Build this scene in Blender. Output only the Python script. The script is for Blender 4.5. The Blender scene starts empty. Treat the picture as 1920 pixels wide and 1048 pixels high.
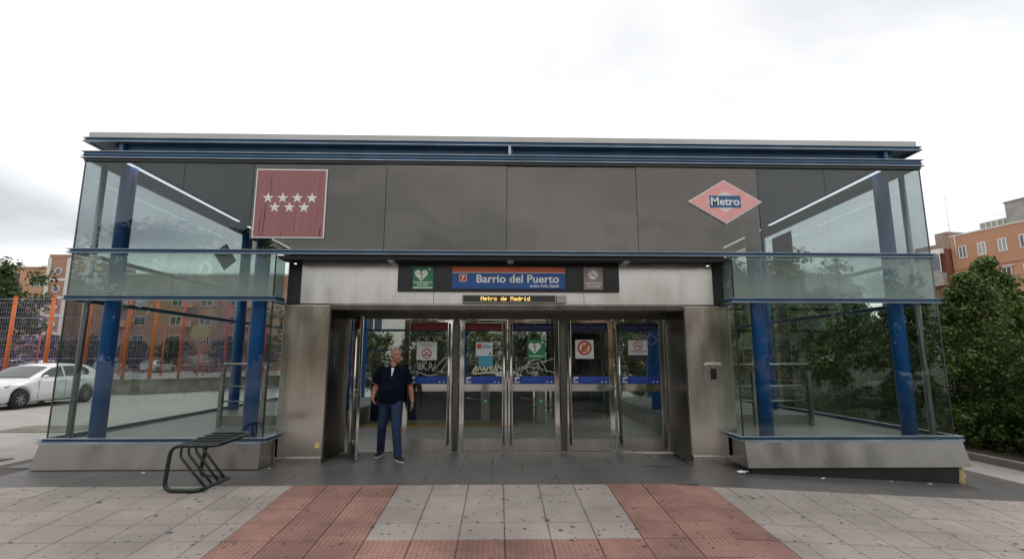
import bpy, bmesh, math, random
import numpy as np
from mathutils import Vector, Matrix

R = math.radians
scene = bpy.context.scene
col = scene.collection

# ------------------------------------------------------------------ camera
cam_d = bpy.data.cameras.new('camera')
cam = bpy.data.objects.new('camera', cam_d); col.objects.link(cam)
cam_d.sensor_width = 36.0
cam_d.lens = 941.0 / 1920.0 * 36.0
cam_d.clip_start = 0.05; cam_d.clip_end = 1500
PITCH, YAW, ROLL = R(8.94), R(1.4), R(0.05)
cam.matrix_world = (Matrix.Translation((0, 0, 1.6)) @ Matrix.Rotation(-YAW, 4, 'Z')
                    @ Matrix.Rotation(math.pi / 2 + PITCH, 4, 'X') @ Matrix.Rotation(ROLL, 4, 'Z'))
scene.camera = cam

# ------------------------------------------------------------------ sky
world = bpy.data.worlds.new('World'); scene.world = world; world.use_nodes = True
wn = world.node_tree.nodes; wl = world.node_tree.links; wn.clear()
w_out = wn.new('ShaderNodeOutputWorld'); w_bg = wn.new('ShaderNodeBackground')
w_sky = wn.new('ShaderNodeTexSky'); w_sky.sky_type = 'NISHITA'; w_sky.sun_disc = False
SUN_EL, SUN_AZ = R(52), R(38)          # azimuth clockwise from +Y
w_sky.sun_elevation = SUN_EL; w_sky.sun_rotation = SUN_AZ
w_tc = wn.new('ShaderNodeTexCoord'); w_map = wn.new('ShaderNodeMapping')
w_map.inputs['Scale'].default_value = (0.75, 1.1, 0.0)
w_map.inputs['Rotation'].default_value = (0.0, 0.0, 0.35); w_map.inputs['Location'].default_value = (-2.3, 5.1, 0.0)
w_no = wn.new('ShaderNodeTexNoise'); w_no.inputs['Scale'].default_value = 0.85
w_no.inputs['Detail'].default_value = 6; w_no.inputs['Roughness'].default_value = 0.46
w_no.inputs['Distortion'].default_value = 0.35
w_ramp = wn.new('ShaderNodeValToRGB')
w_ramp.color_ramp.elements[0].position = 0.33; w_ramp.color_ramp.elements[0].color = (6.3, 6.5, 6.7, 1)
w_ramp.color_ramp.elements[1].position = 0.63; w_ramp.color_ramp.elements[1].color = (13.8, 13.5, 13.0, 1)
e = w_ramp.color_ramp.elements.new(0.43); e.color = (9.3, 9.4, 9.45, 1)
w_mix = wn.new('ShaderNodeMixRGB'); w_mix.inputs['Fac'].default_value = 0.93
# cloud layer seen in perspective: direction projected onto a flat cloud base
w_sep = wn.new('ShaderNodeSeparateXYZ'); wl.new(w_tc.outputs['Generated'], w_sep.inputs[0])
w_mx = wn.new('ShaderNodeMath'); w_mx.operation = 'MAXIMUM'; w_mx.inputs[1].default_value = 0.0; wl.new(w_sep.outputs['Z'], w_mx.inputs[0])
w_ad = wn.new('ShaderNodeMath'); w_ad.inputs[1].default_value = 0.16; wl.new(w_mx.outputs[0], w_ad.inputs[0])
w_dv = wn.new('ShaderNodeVectorMath'); w_dv.operation = 'DIVIDE'; w_cb = wn.new('ShaderNodeCombineXYZ')
for k_ in range(3): wl.new(w_ad.outputs[0], w_cb.inputs[k_])
wl.new(w_tc.outputs['Generated'], w_dv.inputs[0]); wl.new(w_cb.outputs[0], w_dv.inputs[1])
wl.new(w_dv.outputs[0], w_map.inputs['Vector']); wl.new(w_map.outputs['Vector'], w_no.inputs['Vector'])
wl.new(w_no.outputs['Fac'], w_ramp.inputs['Fac'])
wl.new(w_sky.outputs['Color'], w_mix.inputs['Color1']); wl.new(w_ramp.outputs['Color'], w_mix.inputs['Color2'])
wl.new(w_mix.outputs['Color'], w_bg.inputs['Color']); w_bg.inputs['Strength'].default_value = 0.1
wl.new(w_bg.outputs['Background'], w_out.inputs['Surface'])

# ------------------------------------------------------------------ sun (overcast: wide and weak)
sun_d = bpy.data.lights.new('sun', 'SUN'); sun_d.energy = 0.7; sun_d.angle = R(22); sun_d.color = (1.0, 0.96, 0.9)
sun = bpy.data.objects.new('sun', sun_d); col.objects.link(sun)
sd = Vector((math.sin(SUN_AZ) * math.cos(SUN_EL), math.cos(SUN_AZ) * math.cos(SUN_EL), math.sin(SUN_EL)))
sun.rotation_euler = sd.to_track_quat('Z', 'Y').to_euler()

vs = scene.view_settings
vs.view_transform = 'Standard'; vs.look = 'None'; vs.gamma = 1.0; vs.use_curve_mapping = False
vs.exposure = 0.15
scene.cycles.transparent_max_bounces = 24
scene.cycles.max_bounces = 8
scene.cycles.glossy_bounces = 4
scene.cycles.sample_clamp_indirect = 6.0
scene.cycles.caustics_reflective = False; scene.cycles.caustics_refractive = False
try:
    scene.cycles.use_denoising = True
except Exception:
    pass

# ------------------------------------------------------------------ materials
MATS = {}
def new_mat(name):
    m = bpy.data.materials.new(name); m.use_nodes = True
    MATS[name] = m
    return m, m.node_tree.nodes, m.node_tree.links, m.node_tree.nodes['Principled BSDF']

def mat(name, color, rough=0.6, metal=0.0, var=0.0, scale=4.0, stretch=(1, 1, 1), bump=0.0, bscale=60.0,
        color2=None, spec=0.5, obj_rand=0.0, coat=0.0, rvar=0.0):
    """principled with noise wear between two tones, optional bump and per-object tone"""
    m, n, l, p = new_mat(name)
    p.inputs['Roughness'].default_value = rough; p.inputs['Metallic'].default_value = metal
    p.inputs['Specular IOR Level'].default_value = spec; p.inputs['Coat Weight'].default_value = coat
    p.inputs['Coat Roughness'].default_value = 0.08
    c = (*color, 1)
    if var <= 0 and color2 is None and obj_rand <= 0:
        p.inputs['Base Color'].default_value = c
    tc = n.new('ShaderNodeTexCoord'); mp = n.new('ShaderNodeMapping'); mp.inputs['Scale'].default_value = stretch
    l.new(tc.outputs['Object'], mp.inputs['Vector'])
    if var > 0 or color2 is not None:
        no = n.new('ShaderNodeTexNoise'); no.inputs['Scale'].default_value = scale
        no.inputs['Detail'].default_value = 6; no.inputs['Roughness'].default_value = 0.62
        l.new(mp.outputs['Vector'], no.inputs['Vector'])
        rp = n.new('ShaderNodeValToRGB'); l.new(no.outputs['Fac'], rp.inputs['Fac'])
        a = rp.color_ramp.elements[0]; b = rp.color_ramp.elements[1]
        a.position, b.position = 0.32, 0.68
        c2 = color2 if color2 else tuple(x * (1 - var) for x in color)
        c1 = color if color2 else tuple(min(1, x * (1 + var)) for x in color)
        a.color = (*c2, 1); b.color = (*c1, 1)
        src = rp.outputs['Color']
        if rvar > 0:
            mr = n.new('ShaderNodeMapRange'); l.new(no.outputs['Fac'], mr.inputs['Value'])
            mr.inputs['From Min'].default_value = 0.3; mr.inputs['From Max'].default_value = 0.7
            mr.inputs['To Min'].default_value = max(0.02, rough - rvar); mr.inputs['To Max'].default_value = rough + rvar
            l.new(mr.outputs['Result'], p.inputs['Roughness'])
    else:
        rg = n.new('ShaderNodeRGB'); rg.outputs[0].default_value = c; src = rg.outputs[0]
    if obj_rand > 0:
        oi = n.new('ShaderNodeObjectInfo'); mr = n.new('ShaderNodeMapRange')
        l.new(oi.outputs['Random'], mr.inputs['Value'])
        mr.inputs['To Min'].default_value = 1 - obj_rand; mr.inputs['To Max'].default_value = 1 + obj_rand
        hs = n.new('ShaderNodeHueSaturation'); l.new(mr.outputs['Result'], hs.inputs['Value'])
        l.new(src, hs.inputs['Color']); src = hs.outputs['Color']
    l.new(src, p.inputs['Base Color'])
    if bump > 0:
        nb = n.new('ShaderNodeTexNoise'); nb.inputs['Scale'].default_value = bscale; nb.inputs['Detail'].default_value = 5
        l.new(mp.outputs['Vector'], nb.inputs['Vector'])
        bp = n.new('ShaderNodeBump'); bp.inputs['Strength'].default_value = bump; bp.inputs['Distance'].default_value = 0.01
        l.new(nb.outputs['Fac'], bp.inputs['Height']); l.new(bp.outputs['Normal'], p.inputs['Normal'])
    return m

def glass_mat(name, tint, f0=0.045, rough=0.0, haze=0.0, hazecol=(0.6, 0.66, 0.64), dirt_sheen=0.05, film=0.0, refl=(0.95, 1.0, 0.98), grain=(1.6, 1.6, 0.35), warp=0.0):
    """thin architectural glass: tinted transparency, view-angle reflection, a film of grime that on glass_front also paints in cloud sheen"""
    m, n, l, p = new_mat(name); n.remove(p); out = n['Material Output']
    tr = n.new('ShaderNodeBsdfTransparent'); tr.inputs['Color'].default_value = (*tint, 1)
    gl = n.new('ShaderNodeBsdfGlossy'); gl.inputs['Roughness'].default_value = rough
    gl.inputs['Color'].default_value = (*refl, 1)
    lw = n.new('ShaderNodeLayerWeight'); lw.inputs['Blend'].default_value = 0.5
    pw = n.new('ShaderNodeMath'); pw.operation = 'POWER'; pw.inputs[1].default_value = 5
    l.new(lw.outputs['Facing'], pw.inputs[0])
    ma = n.new('ShaderNodeMath'); ma.operation = 'MULTIPLY_ADD'; ma.inputs[1].default_value = 1 - f0; ma.inputs[2].default_value = f0
    l.new(pw.outputs[0], ma.inputs[0])
    df = n.new('ShaderNodeBsdfDiffuse'); df.inputs['Color'].default_value = (*hazecol, 1)
    tl = n.new('ShaderNodeBsdfTranslucent'); tl.inputs['Color'].default_value = (*hazecol, 1)
    fm = n.new('ShaderNodeMixShader'); fm.inputs['Fac'].default_value = 0.5
    l.new(df.outputs[0], fm.inputs[1]); l.new(tl.outputs[0], fm.inputs[2])
    tc = n.new('ShaderNodeTexCoord'); mp = n.new('ShaderNodeMapping'); mp.inputs['Scale'].default_value = grain
    l.new(tc.outputs['Object'], mp.inputs['Vector'])
    no = n.new('ShaderNodeTexNoise'); no.inputs['Scale'].default_value = 2.2; no.inputs['Detail'].default_value = 7
    no.inputs['Roughness'].default_value = 0.65
    l.new(mp.outputs['Vector'], no.inputs['Vector'])
    mr = n.new('ShaderNodeMapRange'); l.new(no.outputs['Fac'], mr.inputs['Value'])
    mr.inputs['From Min'].default_value = 0.42; mr.inputs['From Max'].default_value = 0.75
    mr.inputs['To Min'].default_value = haze; mr.inputs['To Max'].default_value = haze + dirt_sheen
    fac = mr.outputs['Result']
    if film > 0:       # milky film that thickens towards the sill of the frosted row
        sp = n.new('ShaderNodeSeparateXYZ'); l.new(tc.outputs['Object'], sp.inputs[0])
        fr_ = n.new('ShaderNodeMapRange'); l.new(sp.outputs['Z'], fr_.inputs['Value']); fr_.interpolation_type = 'SMOOTHSTEP'
        fr_.inputs['From Min'].default_value = 3.05; fr_.inputs['From Max'].default_value = 2.56; fr_.inputs['To Max'].default_value = film
        ad_ = n.new('ShaderNodeMath'); l.new(fac, ad_.inputs[0]); l.new(fr_.outputs[0], ad_.inputs[1]); fac = ad_.outputs[0]
    m1 = n.new('ShaderNodeMixShader'); l.new(fac, m1.inputs['Fac'])
    l.new(tr.outputs[0], m1.inputs[1]); l.new(fm.outputs[0], m1.inputs[2])
    m2 = n.new('ShaderNodeMixShader'); l.new(ma.outputs[0], m2.inputs['Fac'])
    l.new(m1.outputs[0], m2.inputs[1]); l.new(gl.outputs[0], m2.inputs[2])
    if warp > 0:       # panes are never quite flat: soft waviness of the mirror image
        nw = n.new('ShaderNodeTexNoise'); nw.inputs['Scale'].default_value = 0.9; nw.inputs['Detail'].default_value = 1; l.new(tc.outputs['Object'], nw.inputs['Vector'])
        bw = n.new('ShaderNodeBump'); bw.inputs['Strength'].default_value = warp; bw.inputs['Distance'].default_value = 0.1
        l.new(nw.outputs['Fac'], bw.inputs['Height']); l.new(bw.outputs[0], gl.inputs['Normal'])
    l.new(m2.outputs[0], out.inputs['Surface'])
    return m

def emit_mat(name, color, strength):
    m, n, l, p = new_mat(name)
    p.inputs['Base Color'].default_value = (*color, 1); p.inputs['Emission Color'].default_value = (*color, 1)
    p.inputs['Emission Strength'].default_value = strength
    return m

def leaf_mat(name, c1, c2, c3):
    m, n, l, p = new_mat(name); out = n['Material Output']
    p.inputs['Roughness'].default_value = 0.55; p.inputs['Specular IOR Level'].default_value = 0.35
    ge = n.new('ShaderNodeNewGeometry'); rp = n.new('ShaderNodeValToRGB')
    l.new(ge.outputs['Random Per Island'], rp.inputs['Fac'])
    rp.color_ramp.elements[0].color = (*c1, 1); rp.color_ramp.elements[1].color = (*c3, 1)
    e = rp.color_ramp.elements.new(0.55); e.color = (*c2, 1)
    oi = n.new('ShaderNodeObjectInfo'); mr = n.new('ShaderNodeMapRange'); l.new(oi.outputs['Random'], mr.inputs['Value'])
    mr.inputs['To Min'].default_value = 0.8; mr.inputs['To Max'].default_value = 1.2
    tc = n.new('ShaderNodeTexCoord'); nt = n.new('ShaderNodeTexNoise'); nt.inputs['Scale'].default_value = 1.4; nt.inputs['Detail'].default_value = 3; l.new(tc.outputs['Object'], nt.inputs['Vector'])
    ad = n.new('ShaderNodeMath'); ad.operation = 'MULTIPLY_ADD'; ad.inputs[1].default_value = 1.1; ad.inputs[2].default_value = -0.55; l.new(nt.outputs['Fac'], ad.inputs[0])
    a3 = n.new('ShaderNodeMath'); l.new(ge.outputs['Random Per Island'], a3.inputs[0]); l.new(ad.outputs[0], a3.inputs[1]); l.new(a3.outputs[0], rp.inputs['Fac'])
    hs = n.new('ShaderNodeHueSaturation'); l.new(mr.outputs['Result'], hs.inputs['Value']); l.new(rp.outputs['Color'], hs.inputs['Color'])
    l.new(hs.outputs['Color'], p.inputs['Base Color'])
    tl = n.new('ShaderNodeBsdfTranslucent'); l.new(hs.outputs['Color'], tl.inputs['Color'])
    mx = n.new('ShaderNodeMixShader'); mx.inputs['Fac'].default_value = 0.3
    l.new(p.outputs[0], mx.inputs[1]); l.new(tl.outputs[0], mx.inputs[2]); l.new(mx.outputs[0], out.inputs['Surface'])
    return m

def paving_mat(name, color, spots, obj_rand=0.05, rough=0.75, edge=None, var=0.1):
    """stone or concrete with stains and old chewing-gum spots (their own shapes, in world position)"""
    m, n, l, p = new_mat(name)
    p.inputs['Roughness'].default_value = rough; p.inputs['Specular IOR Level'].default_value = 0.3
    ge = n.new('ShaderNodeNewGeometry'); pos = ge.outputs['Position']
    no = n.new('ShaderNodeTexNoise'); no.inputs['Scale'].default_value = 1.1; no.inputs['Detail'].default_value = 8
    no.inputs['Roughness'].default_value = 0.65; l.new(pos, no.inputs['Vector'])
    rp = n.new('ShaderNodeValToRGB'); l.new(no.outputs['Fac'], rp.inputs['Fac'])
    rp.color_ramp.elements[0].position = 0.3; rp.color_ramp.elements[1].position = 0.7
    rp.color_ramp.elements[0].color = (*[c * (1 - 2 * var) for c in color], 1)
    rp.color_ramp.elements[1].color = (*[c * (1 + var) for c in color], 1)
    # fine grain
    n2 = n.new('ShaderNodeTexNoise'); n2.inputs['Scale'].default_value = 90; n2.inputs['Detail'].default_value = 3
    l.new(pos, n2.inputs['Vector'])
    g = n.new('ShaderNodeMapRange'); l.new(n2.outputs['Fac'], g.inputs['Value'])
    g.inputs['To Min'].default_value = 0.82; g.inputs['To Max'].default_value = 1.18
    oi = n.new('ShaderNodeObjectInfo'); mr = n.new('ShaderNodeMapRange'); l.new(oi.outputs['Random'], mr.inputs['Value'])
    mr.inputs['To Min'].default_value = 1 - obj_rand; mr.inputs['To Max'].default_value = 1 + obj_rand
    mu = n.new('ShaderNodeMath'); mu.operation = 'MULTIPLY'; l.new(g.outputs['Result'], mu.inputs[0]); l.new(mr.outputs['Result'], mu.inputs[1])
    hs = n.new('ShaderNodeHueSaturation'); l.new(mu.outputs[0], hs.inputs['Value']); l.new(rp.outputs['Color'], hs.inputs['Color'])
    src = hs.outputs['Color']
    # gum spots: distorted voronoi cells, only some of the cells carry a spot
    for sc_, thr, keep in ((4.6, 0.15, 0.55), (8.0, 0.21, 0.5), (15.0, 0.28, 0.5)):
        if spots <= 0: break
        nd = n.new('ShaderNodeTexNoise'); nd.inputs['Scale'].default_value = 14; l.new(pos, nd.inputs['Vector'])
        vm = n.new('ShaderNodeVectorMath'); vm.operation = 'MULTIPLY_ADD'; vm.inputs[1].default_value = (0.06, 0.06, 0.0)
        l.new(nd.outputs['Color'], vm.inputs[0]); l.new(pos, vm.inputs[2])
        mpp = n.new('ShaderNodeMapping'); mpp.inputs['Scale'].default_value = (1, 1, 0); l.new(vm.outputs[0], mpp.inputs['Vector'])
        vo = n.new('ShaderNodeTexVoronoi'); vo.inputs['Scale'].default_value = sc_; l.new(mpp.outputs[0], vo.inputs['Vector'])
        sx = n.new('ShaderNodeSeparateColor'); l.new(vo.outputs['Color'], sx.inputs['Color'])
        # spot radius varies with the cell
        rm = n.new('ShaderNodeMath'); rm.operation = 'MULTIPLY'; rm.inputs[1].default_value = thr; l.new(sx.outputs[1], rm.inputs[0])
        lt = n.new('ShaderNodeMath'); lt.operation = 'LESS_THAN'; l.new(vo.outputs['Distance'], lt.inputs[0]); l.new(rm.outputs[0], lt.inputs[1])
        kp = n.new('ShaderNodeMath'); kp.operation = 'LESS_THAN'; kp.inputs[1].default_value = keep; l.new(sx.outputs[0], kp.inputs[0])
        an = n.new('ShaderNodeMath'); an.operation = 'MULTIPLY'; l.new(lt.outputs[0], an.inputs[0]); l.new(kp.outputs[0], an.inputs[1])
        a2 = n.new('ShaderNodeMath'); a2.operation = 'MULTIPLY'; a2.inputs[1].default_value = spots; l.new(an.outputs[0], a2.inputs[0])
        mx = n.new('ShaderNodeMixRGB'); l.new(a2.outputs[0], mx.inputs['Fac']); l.new(src, mx.inputs['Color1'])
        mx.inputs['Color2'].default_value = (0.05, 0.045, 0.042, 1); src = mx.outputs['Color']
    if edge:           # grime gathered along the slab edges
        tc = n.new('ShaderNodeTexCoord'); sp = n.new('ShaderNodeSeparateXYZ'); l.new(tc.outputs['Object'], sp.inputs[0]); ds = []
        for ax, ln in (('X', edge[0]), ('Y', edge[1])):
            h_ = n.new('ShaderNodeMath'); h_.operation = 'SUBTRACT'; h_.inputs[1].default_value = ln / 2; l.new(sp.outputs[ax], h_.inputs[0])
            a_ = n.new('ShaderNodeMath'); a_.operation = 'ABSOLUTE'; l.new(h_.outputs[0], a_.inputs[0])
            d_ = n.new('ShaderNodeMath'); d_.operation = 'SUBTRACT'; d_.inputs[0].default_value = ln / 2; l.new(a_.outputs[0], d_.inputs[1]); ds.append(d_)
        mn = n.new('ShaderNodeMath'); mn.operation = 'MINIMUM'; l.new(ds[0].outputs[0], mn.inputs[0]); l.new(ds[1].outputs[0], mn.inputs[1])
        n3 = n.new('ShaderNodeTexNoise'); n3.inputs['Scale'].default_value = 7; n3.inputs['Detail'].default_value = 5; l.new(pos, n3.inputs['Vector'])
        wd = n.new('ShaderNodeMath'); wd.operation = 'MULTIPLY'; wd.inputs[1].default_value = 0.045; l.new(n3.outputs['Fac'], wd.inputs[0])
        er = n.new('ShaderNodeMapRange'); er.interpolation_type = 'SMOOTHSTEP'; l.new(mn.outputs[0], er.inputs['Value']); l.new(wd.outputs[0], er.inputs['From Max'])
        er.inputs['To Min'].default_value = 0.25; er.inputs['To Max'].default_value = 0.0
        me_ = n.new('ShaderNodeMixRGB'); me_.blend_type = 'MULTIPLY'; l.new(er.outputs[0], me_.inputs['Fac']); l.new(src, me_.inputs['Color1']); me_.inputs['Color2'].default_value = (0.45, 0.42, 0.4, 1); src = me_.outputs['Color']
    l.new(src, p.inputs['Base Color'])
    bp = n.new('ShaderNodeBump'); bp.inputs['Strength'].default_value = 0.25; bp.inputs['Distance'].default_value = 0.004
    l.new(n2.outputs['Fac'], bp.inputs['Height']); l.new(bp.outputs['Normal'], p.inputs['Normal'])
    return m

def steel_mat(name, color, rough, streak=0.25, aniso=0.5):
    """brushed stainless steel with run-down streaks and smudges"""
    m, n, l, p = new_mat(name)
    p.inputs['Metallic'].default_value = 1.0; p.inputs['Anisotropic'].default_value = aniso
    tc = n.new('ShaderNodeTexCoord'); mp = n.new('ShaderNodeMapping'); mp.inputs['Scale'].default_value = (22, 22, 0.35)
    l.new(tc.outputs['Object'], mp.inputs['Vector'])
    no = n.new('ShaderNodeTexNoise'); no.inputs['Scale'].default_value = 2.0; no.inputs['Detail'].default_value = 8; no.inputs['Roughness'].default_value = 0.7
    l.new(mp.outputs[0], no.inputs['Vector'])
    n2 = n.new('ShaderNodeTexNoise'); n2.inputs['Scale'].default_value = 1.6; n2.inputs['Detail'].default_value = 3; n2.inputs['Roughness'].default_value = 0.5
    mp2 = n.new('ShaderNodeMapping'); mp2.inputs['Scale'].default_value = (2.2, 2.2, 0.8); l.new(tc.outputs['Object'], mp2.inputs['Vector']); l.new(mp2.outputs[0], n2.inputs['Vector'])
    ad = n.new('ShaderNodeMath'); ad.operation = 'ADD'; l.new(no.outputs['Fac'], ad.inputs[0]); l.new(n2.outputs['Fac'], ad.inputs[1])
    rp = n.new('ShaderNodeMapRange'); l.new(ad.outputs[0], rp.inputs['Value'])
    rp.inputs['From Min'].default_value = 0.7; rp.inputs['From Max'].default_value = 1.3
    rp.inputs['To Min'].default_value = 1 - streak; rp.inputs['To Max'].default_value = 1 + streak * 0.6
    hs = n.new('ShaderNodeHueSaturation'); hs.inputs['Color'].default_value = (*color, 1); l.new(rp.outputs[0], hs.inputs['Value'])
    l.new(hs.outputs[0], p.inputs['Base Color'])
    rr = n.new('ShaderNodeMapRange'); l.new(n2.outputs['Fac'], rr.inputs['Value'])
    rr.inputs['From Min'].default_value = 0.3; rr.inputs['From Max'].default_value = 0.7
    rr.inputs['To Min'].default_value = rough * 0.8; rr.inputs['To Max'].default_value = rough * 1.25
    l.new(rr.outputs[0], p.inputs['Roughness'])
    bp = n.new('ShaderNodeBump'); bp.inputs['Strength'].default_value = 0.06; bp.inputs['Distance'].default_value = 0.02
    l.new(n2.outputs['Fac'], bp.inputs['Height']); l.new(bp.outputs[0], p.inputs['Normal'])
    return m

M = MATS
TW_, TD_ = 0.4417, 0.405
steel_mat('steel', (0.64, 0.605, 0.55), 0.24, 0.16)
steel_mat('steel_fascia', (0.74, 0.725, 0.70), 0.36, 0.12)
steel_mat('steel_skirt', (0.40, 0.39, 0.37), 0.36, 0.09)
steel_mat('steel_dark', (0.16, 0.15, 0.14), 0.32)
steel_mat('steel_mirror', (0.55, 0.54, 0.52), 0.07, 0.12, 0.0)
steel_mat('rail_steel', (0.45, 0.44, 0.42), 0.28, 0.1, 0.0)
mat('blue_paint', (0.028, 0.095, 0.185), 0.35, var=0.2, scale=3)
mat('blue_column', (0.003, 0.115, 0.42), 0.32, var=0.14, scale=2.5)
mat('fin_edge', (0.34, 0.41, 0.48), 0.35, metal=0.5, var=0.25, scale=1.5)
mat('fin_blue', (0.06, 0.16, 0.28), 0.35, metal=0.2, var=0.15, scale=1.5)
mat('roof_metal', (0.46, 0.45, 0.44), 0.5, metal=0.3, var=0.15, scale=1.2, stretch=(0.4, 1, 3))
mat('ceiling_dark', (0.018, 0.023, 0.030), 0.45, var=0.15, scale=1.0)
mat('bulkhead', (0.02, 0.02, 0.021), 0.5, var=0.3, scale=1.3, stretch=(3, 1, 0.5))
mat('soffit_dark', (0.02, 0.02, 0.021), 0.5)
mat('black_board', (0.008, 0.009, 0.012), 0.3)
mat('plinth_black', (0.012, 0.013, 0.015), 0.45, var=0.4, scale=3)
mat('rubber', (0.008, 0.008, 0.008), 0.7)
glass_mat('glass_upper', (0.60, 0.635, 0.655), 0.05, dirt_sheen=0.02, hazecol=(0.5, 0.56, 0.58))
glass_mat('glass_front', (0.45, 0.45, 0.45), 0.085, rough=0.004, haze=0.003, dirt_sheen=0.09, hazecol=(0.42, 0.37, 0.31), refl=(1.0, 0.95, 0.88), grain=(4.5, 4.5, 0.3), warp=0.3)  # streaky brown film also paints in the warm sheen of mirrored clouds
glass_mat('glass_mid', (0.74, 0.84, 0.815), 0.05, haze=0.27, dirt_sheen=0.12, hazecol=(0.50, 0.60, 0.565), film=0.28)
glass_mat('glass_lift', (0.6, 0.72, 0.68), 0.05, dirt_sheen=0.05)
glass_mat('glass_low', (0.86, 0.90, 0.885), 0.038, dirt_sheen=0.008)
glass_mat('glass_door', (0.90, 0.93, 0.91), 0.022, dirt_sheen=0.006)
glass_mat('glass_rear', (0.89, 0.92, 0.91), 0.04, dirt_sheen=0.015)
paving_mat('tile_grey', (0.362, 0.318, 0.290), 0.8, 0.06, var=0.13, edge=(TW_, TD_))
paving_mat('tile_red', (0.295, 0.163, 0.137), 0.75, 0.13, var=0.22, edge=(TW_, TD_))
paving_mat('stud_red', (0.37, 0.215, 0.18), 0.6, 0.13, var=0.22)
paving_mat('granite', (0.108, 0.101, 0.099), 0.25, 0.06, 0.42, var=0.12)
paving_mat('ground', (0.38, 0.36, 0.34), 0.4, 0.0, 0.8)
paving_mat('joint_bed', (0.12, 0.107, 0.10), 0, 0.0, 0.9)
paving_mat('court', (0.25, 0.25, 0.245), 0, 0.0, 0.85)
paving_mat('hall_floor', (0.68, 0.65, 0.60), 0.15, 0.03, 0.25)
paving_mat('platform', (0.27, 0.265, 0.25), 0.15, 0.03, 0.3)
mat('soil', (0.06, 0.04, 0.03), 0.95, var=0.4, scale=6, bump=0.6)
mat('kerb_stone', (0.27, 0.23, 0.2), 0.85, var=0.2, scale=5)
mat('yellow_tactile', (0.50, 0.29, 0.03), 0.6, var=0.12)
mat('white_paint', (0.78, 0.78, 0.76), 0.5)
mat('sign_white', (0.74, 0.74, 0.73), 0.45, var=0.06)
mat('sign_blue', (0.008, 0.075, 0.27), 0.35, var=0.08)
mat('sign_red', (0.48, 0.06, 0.025), 0.4, color2=(0.55, 0.13, 0.04), scale=2)
mat('square_red', (0.55, 0.05, 0.02), 0.4)
mat('aed_green', (0.01, 0.20, 0.07), 0.4)
mat('nosmoke_grey', (0.25, 0.19, 0.19), 0.45)
mat('prohib_red', (0.45, 0.02, 0.02), 0.45)
mat('ink_black', (0.015, 0.015, 0.015), 0.5)
mat('ink_grey', (0.12, 0.12, 0.12), 0.5)
mat('maroon', (0.30, 0.125, 0.13), 0.6, var=0.10, scale=3, stretch=(4, 1, 0.4))
mat('crack', (0.06, 0.015, 0.018), 0.7)
mat('pink', (0.74, 0.36, 0.35), 0.45, var=0.05)
mat('pale_pink', (0.74, 0.62, 0.62), 0.45)
mat('metro_blue', (0.02, 0.10, 0.24), 0.4)
mat('banner_red', (0.16, 0.004, 0.008), 0.45)
mat('banner_text_red', (0.36, 0.05, 0.05), 0.5)
mat('banner_blue', (0.004, 0.012, 0.085), 0.45)
mat('banner_text_blue', (0.10, 0.13, 0.30), 0.5)
mat('strip_blue', (0.004, 0.035, 0.24), 0.45)
mat('strip_text', (0.02, 0.10, 0.42), 0.5)
mat('poster_white', (0.62, 0.65, 0.65), 0.5, var=0.05)
mat('poster_cyan', (0.05, 0.28, 0.40), 0.5)
mat('poster_pink', (0.6, 0.05, 0.09), 0.5)
mat('poster_orange', (0.5, 0.22, 0.03), 0.5)
mat('graffiti_white', (0.55, 0.55, 0.5), 0.6)
mat('graffiti_cream', (0.58, 0.55, 0.40), 0.6)
mat('graffiti_black', (0.03, 0.03, 0.03), 0.7)
mat('led_panel', (0.025, 0.026, 0.024), 0.4)
emit_mat('led_amber', (1.0, 0.62, 0.16), 1.6)
emit_mat('tube_light', (0.95, 0.97, 1.0), 1.8)
emit_mat('green_lamp', (0.05, 0.5, 0.15), 0.5)
mat('led_case', (0.32, 0.31, 0.29), 0.45, metal=0.6)
mat('rack_green', (0.004, 0.014, 0.011), 0.28, var=0.35, scale=9, spec=0.6)
mat('foam', (0.46, 0.36, 0.20), 0.9, var=0.35, scale=14, bump=0.8)
mat('paper', (0.66, 0.68, 0.72), 0.7)
mat('sticker_yellow', (0.62, 0.52, 0.20), 0.6)
mat('parapet_dark', (0.016, 0.026, 0.05), 0.3)
mat('gate_grey', (0.34, 0.34, 0.33), 0.35, metal=0.7)
mat('skin', (0.36, 0.165, 0.11), 0.55, var=0.12, scale=14)
mat('hair_grey', (0.27, 0.25, 0.235), 0.8, var=0.25, scale=60)
mat('polo_navy', (0.004, 0.006, 0.016), 0.85, var=0.25, scale=10, bump=1.0, bscale=9, spec=0.1)
mat('collar_white', (0.62, 0.62, 0.64), 0.8)
mat('jeans', (0.012, 0.032, 0.09), 0.9, color2=(0.007, 0.016, 0.045), scale=6, bump=1.0, bscale=10)
mat('shoe', (0.012, 0.012, 0.014), 0.6)
mat('shoe_sole', (0.48, 0.48, 0.46), 0.7)
mat('belt_black', (0.01, 0.01, 0.01), 0.5)
mat('eye_dark', (0.012, 0.01, 0.01), 0.3)
mat('lips', (0.27, 0.09, 0.07), 0.5)
mat('watch', (0.5, 0.5, 0.48), 0.25, metal=1.0)
mat('red_shirt', (0.36, 0.02, 0.025), 0.85)
mat('dark_trousers', (0.02, 0.02, 0.025), 0.9)
mat('car_white', (0.72, 0.73, 0.74), 0.25, coat=0.6, spec=0.5)
mat('car_silver', (0.42, 0.43, 0.45), 0.3, metal=0.4, coat=0.5)
mat('car_maroon', (0.10, 0.015, 0.03), 0.3, coat=0.5)
mat('car_black', (0.015, 0.016, 0.02), 0.3, coat=0.5)
mat('car_blue', (0.03, 0.05, 0.12), 0.3, coat=0.5)
mat('car_glass', (0.035, 0.042, 0.045), 0.05, spec=0.8)
mat('car_trim', (0.012, 0.012, 0.013), 0.5)
mat('tyre', (0.014, 0.014, 0.014), 0.8)
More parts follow.
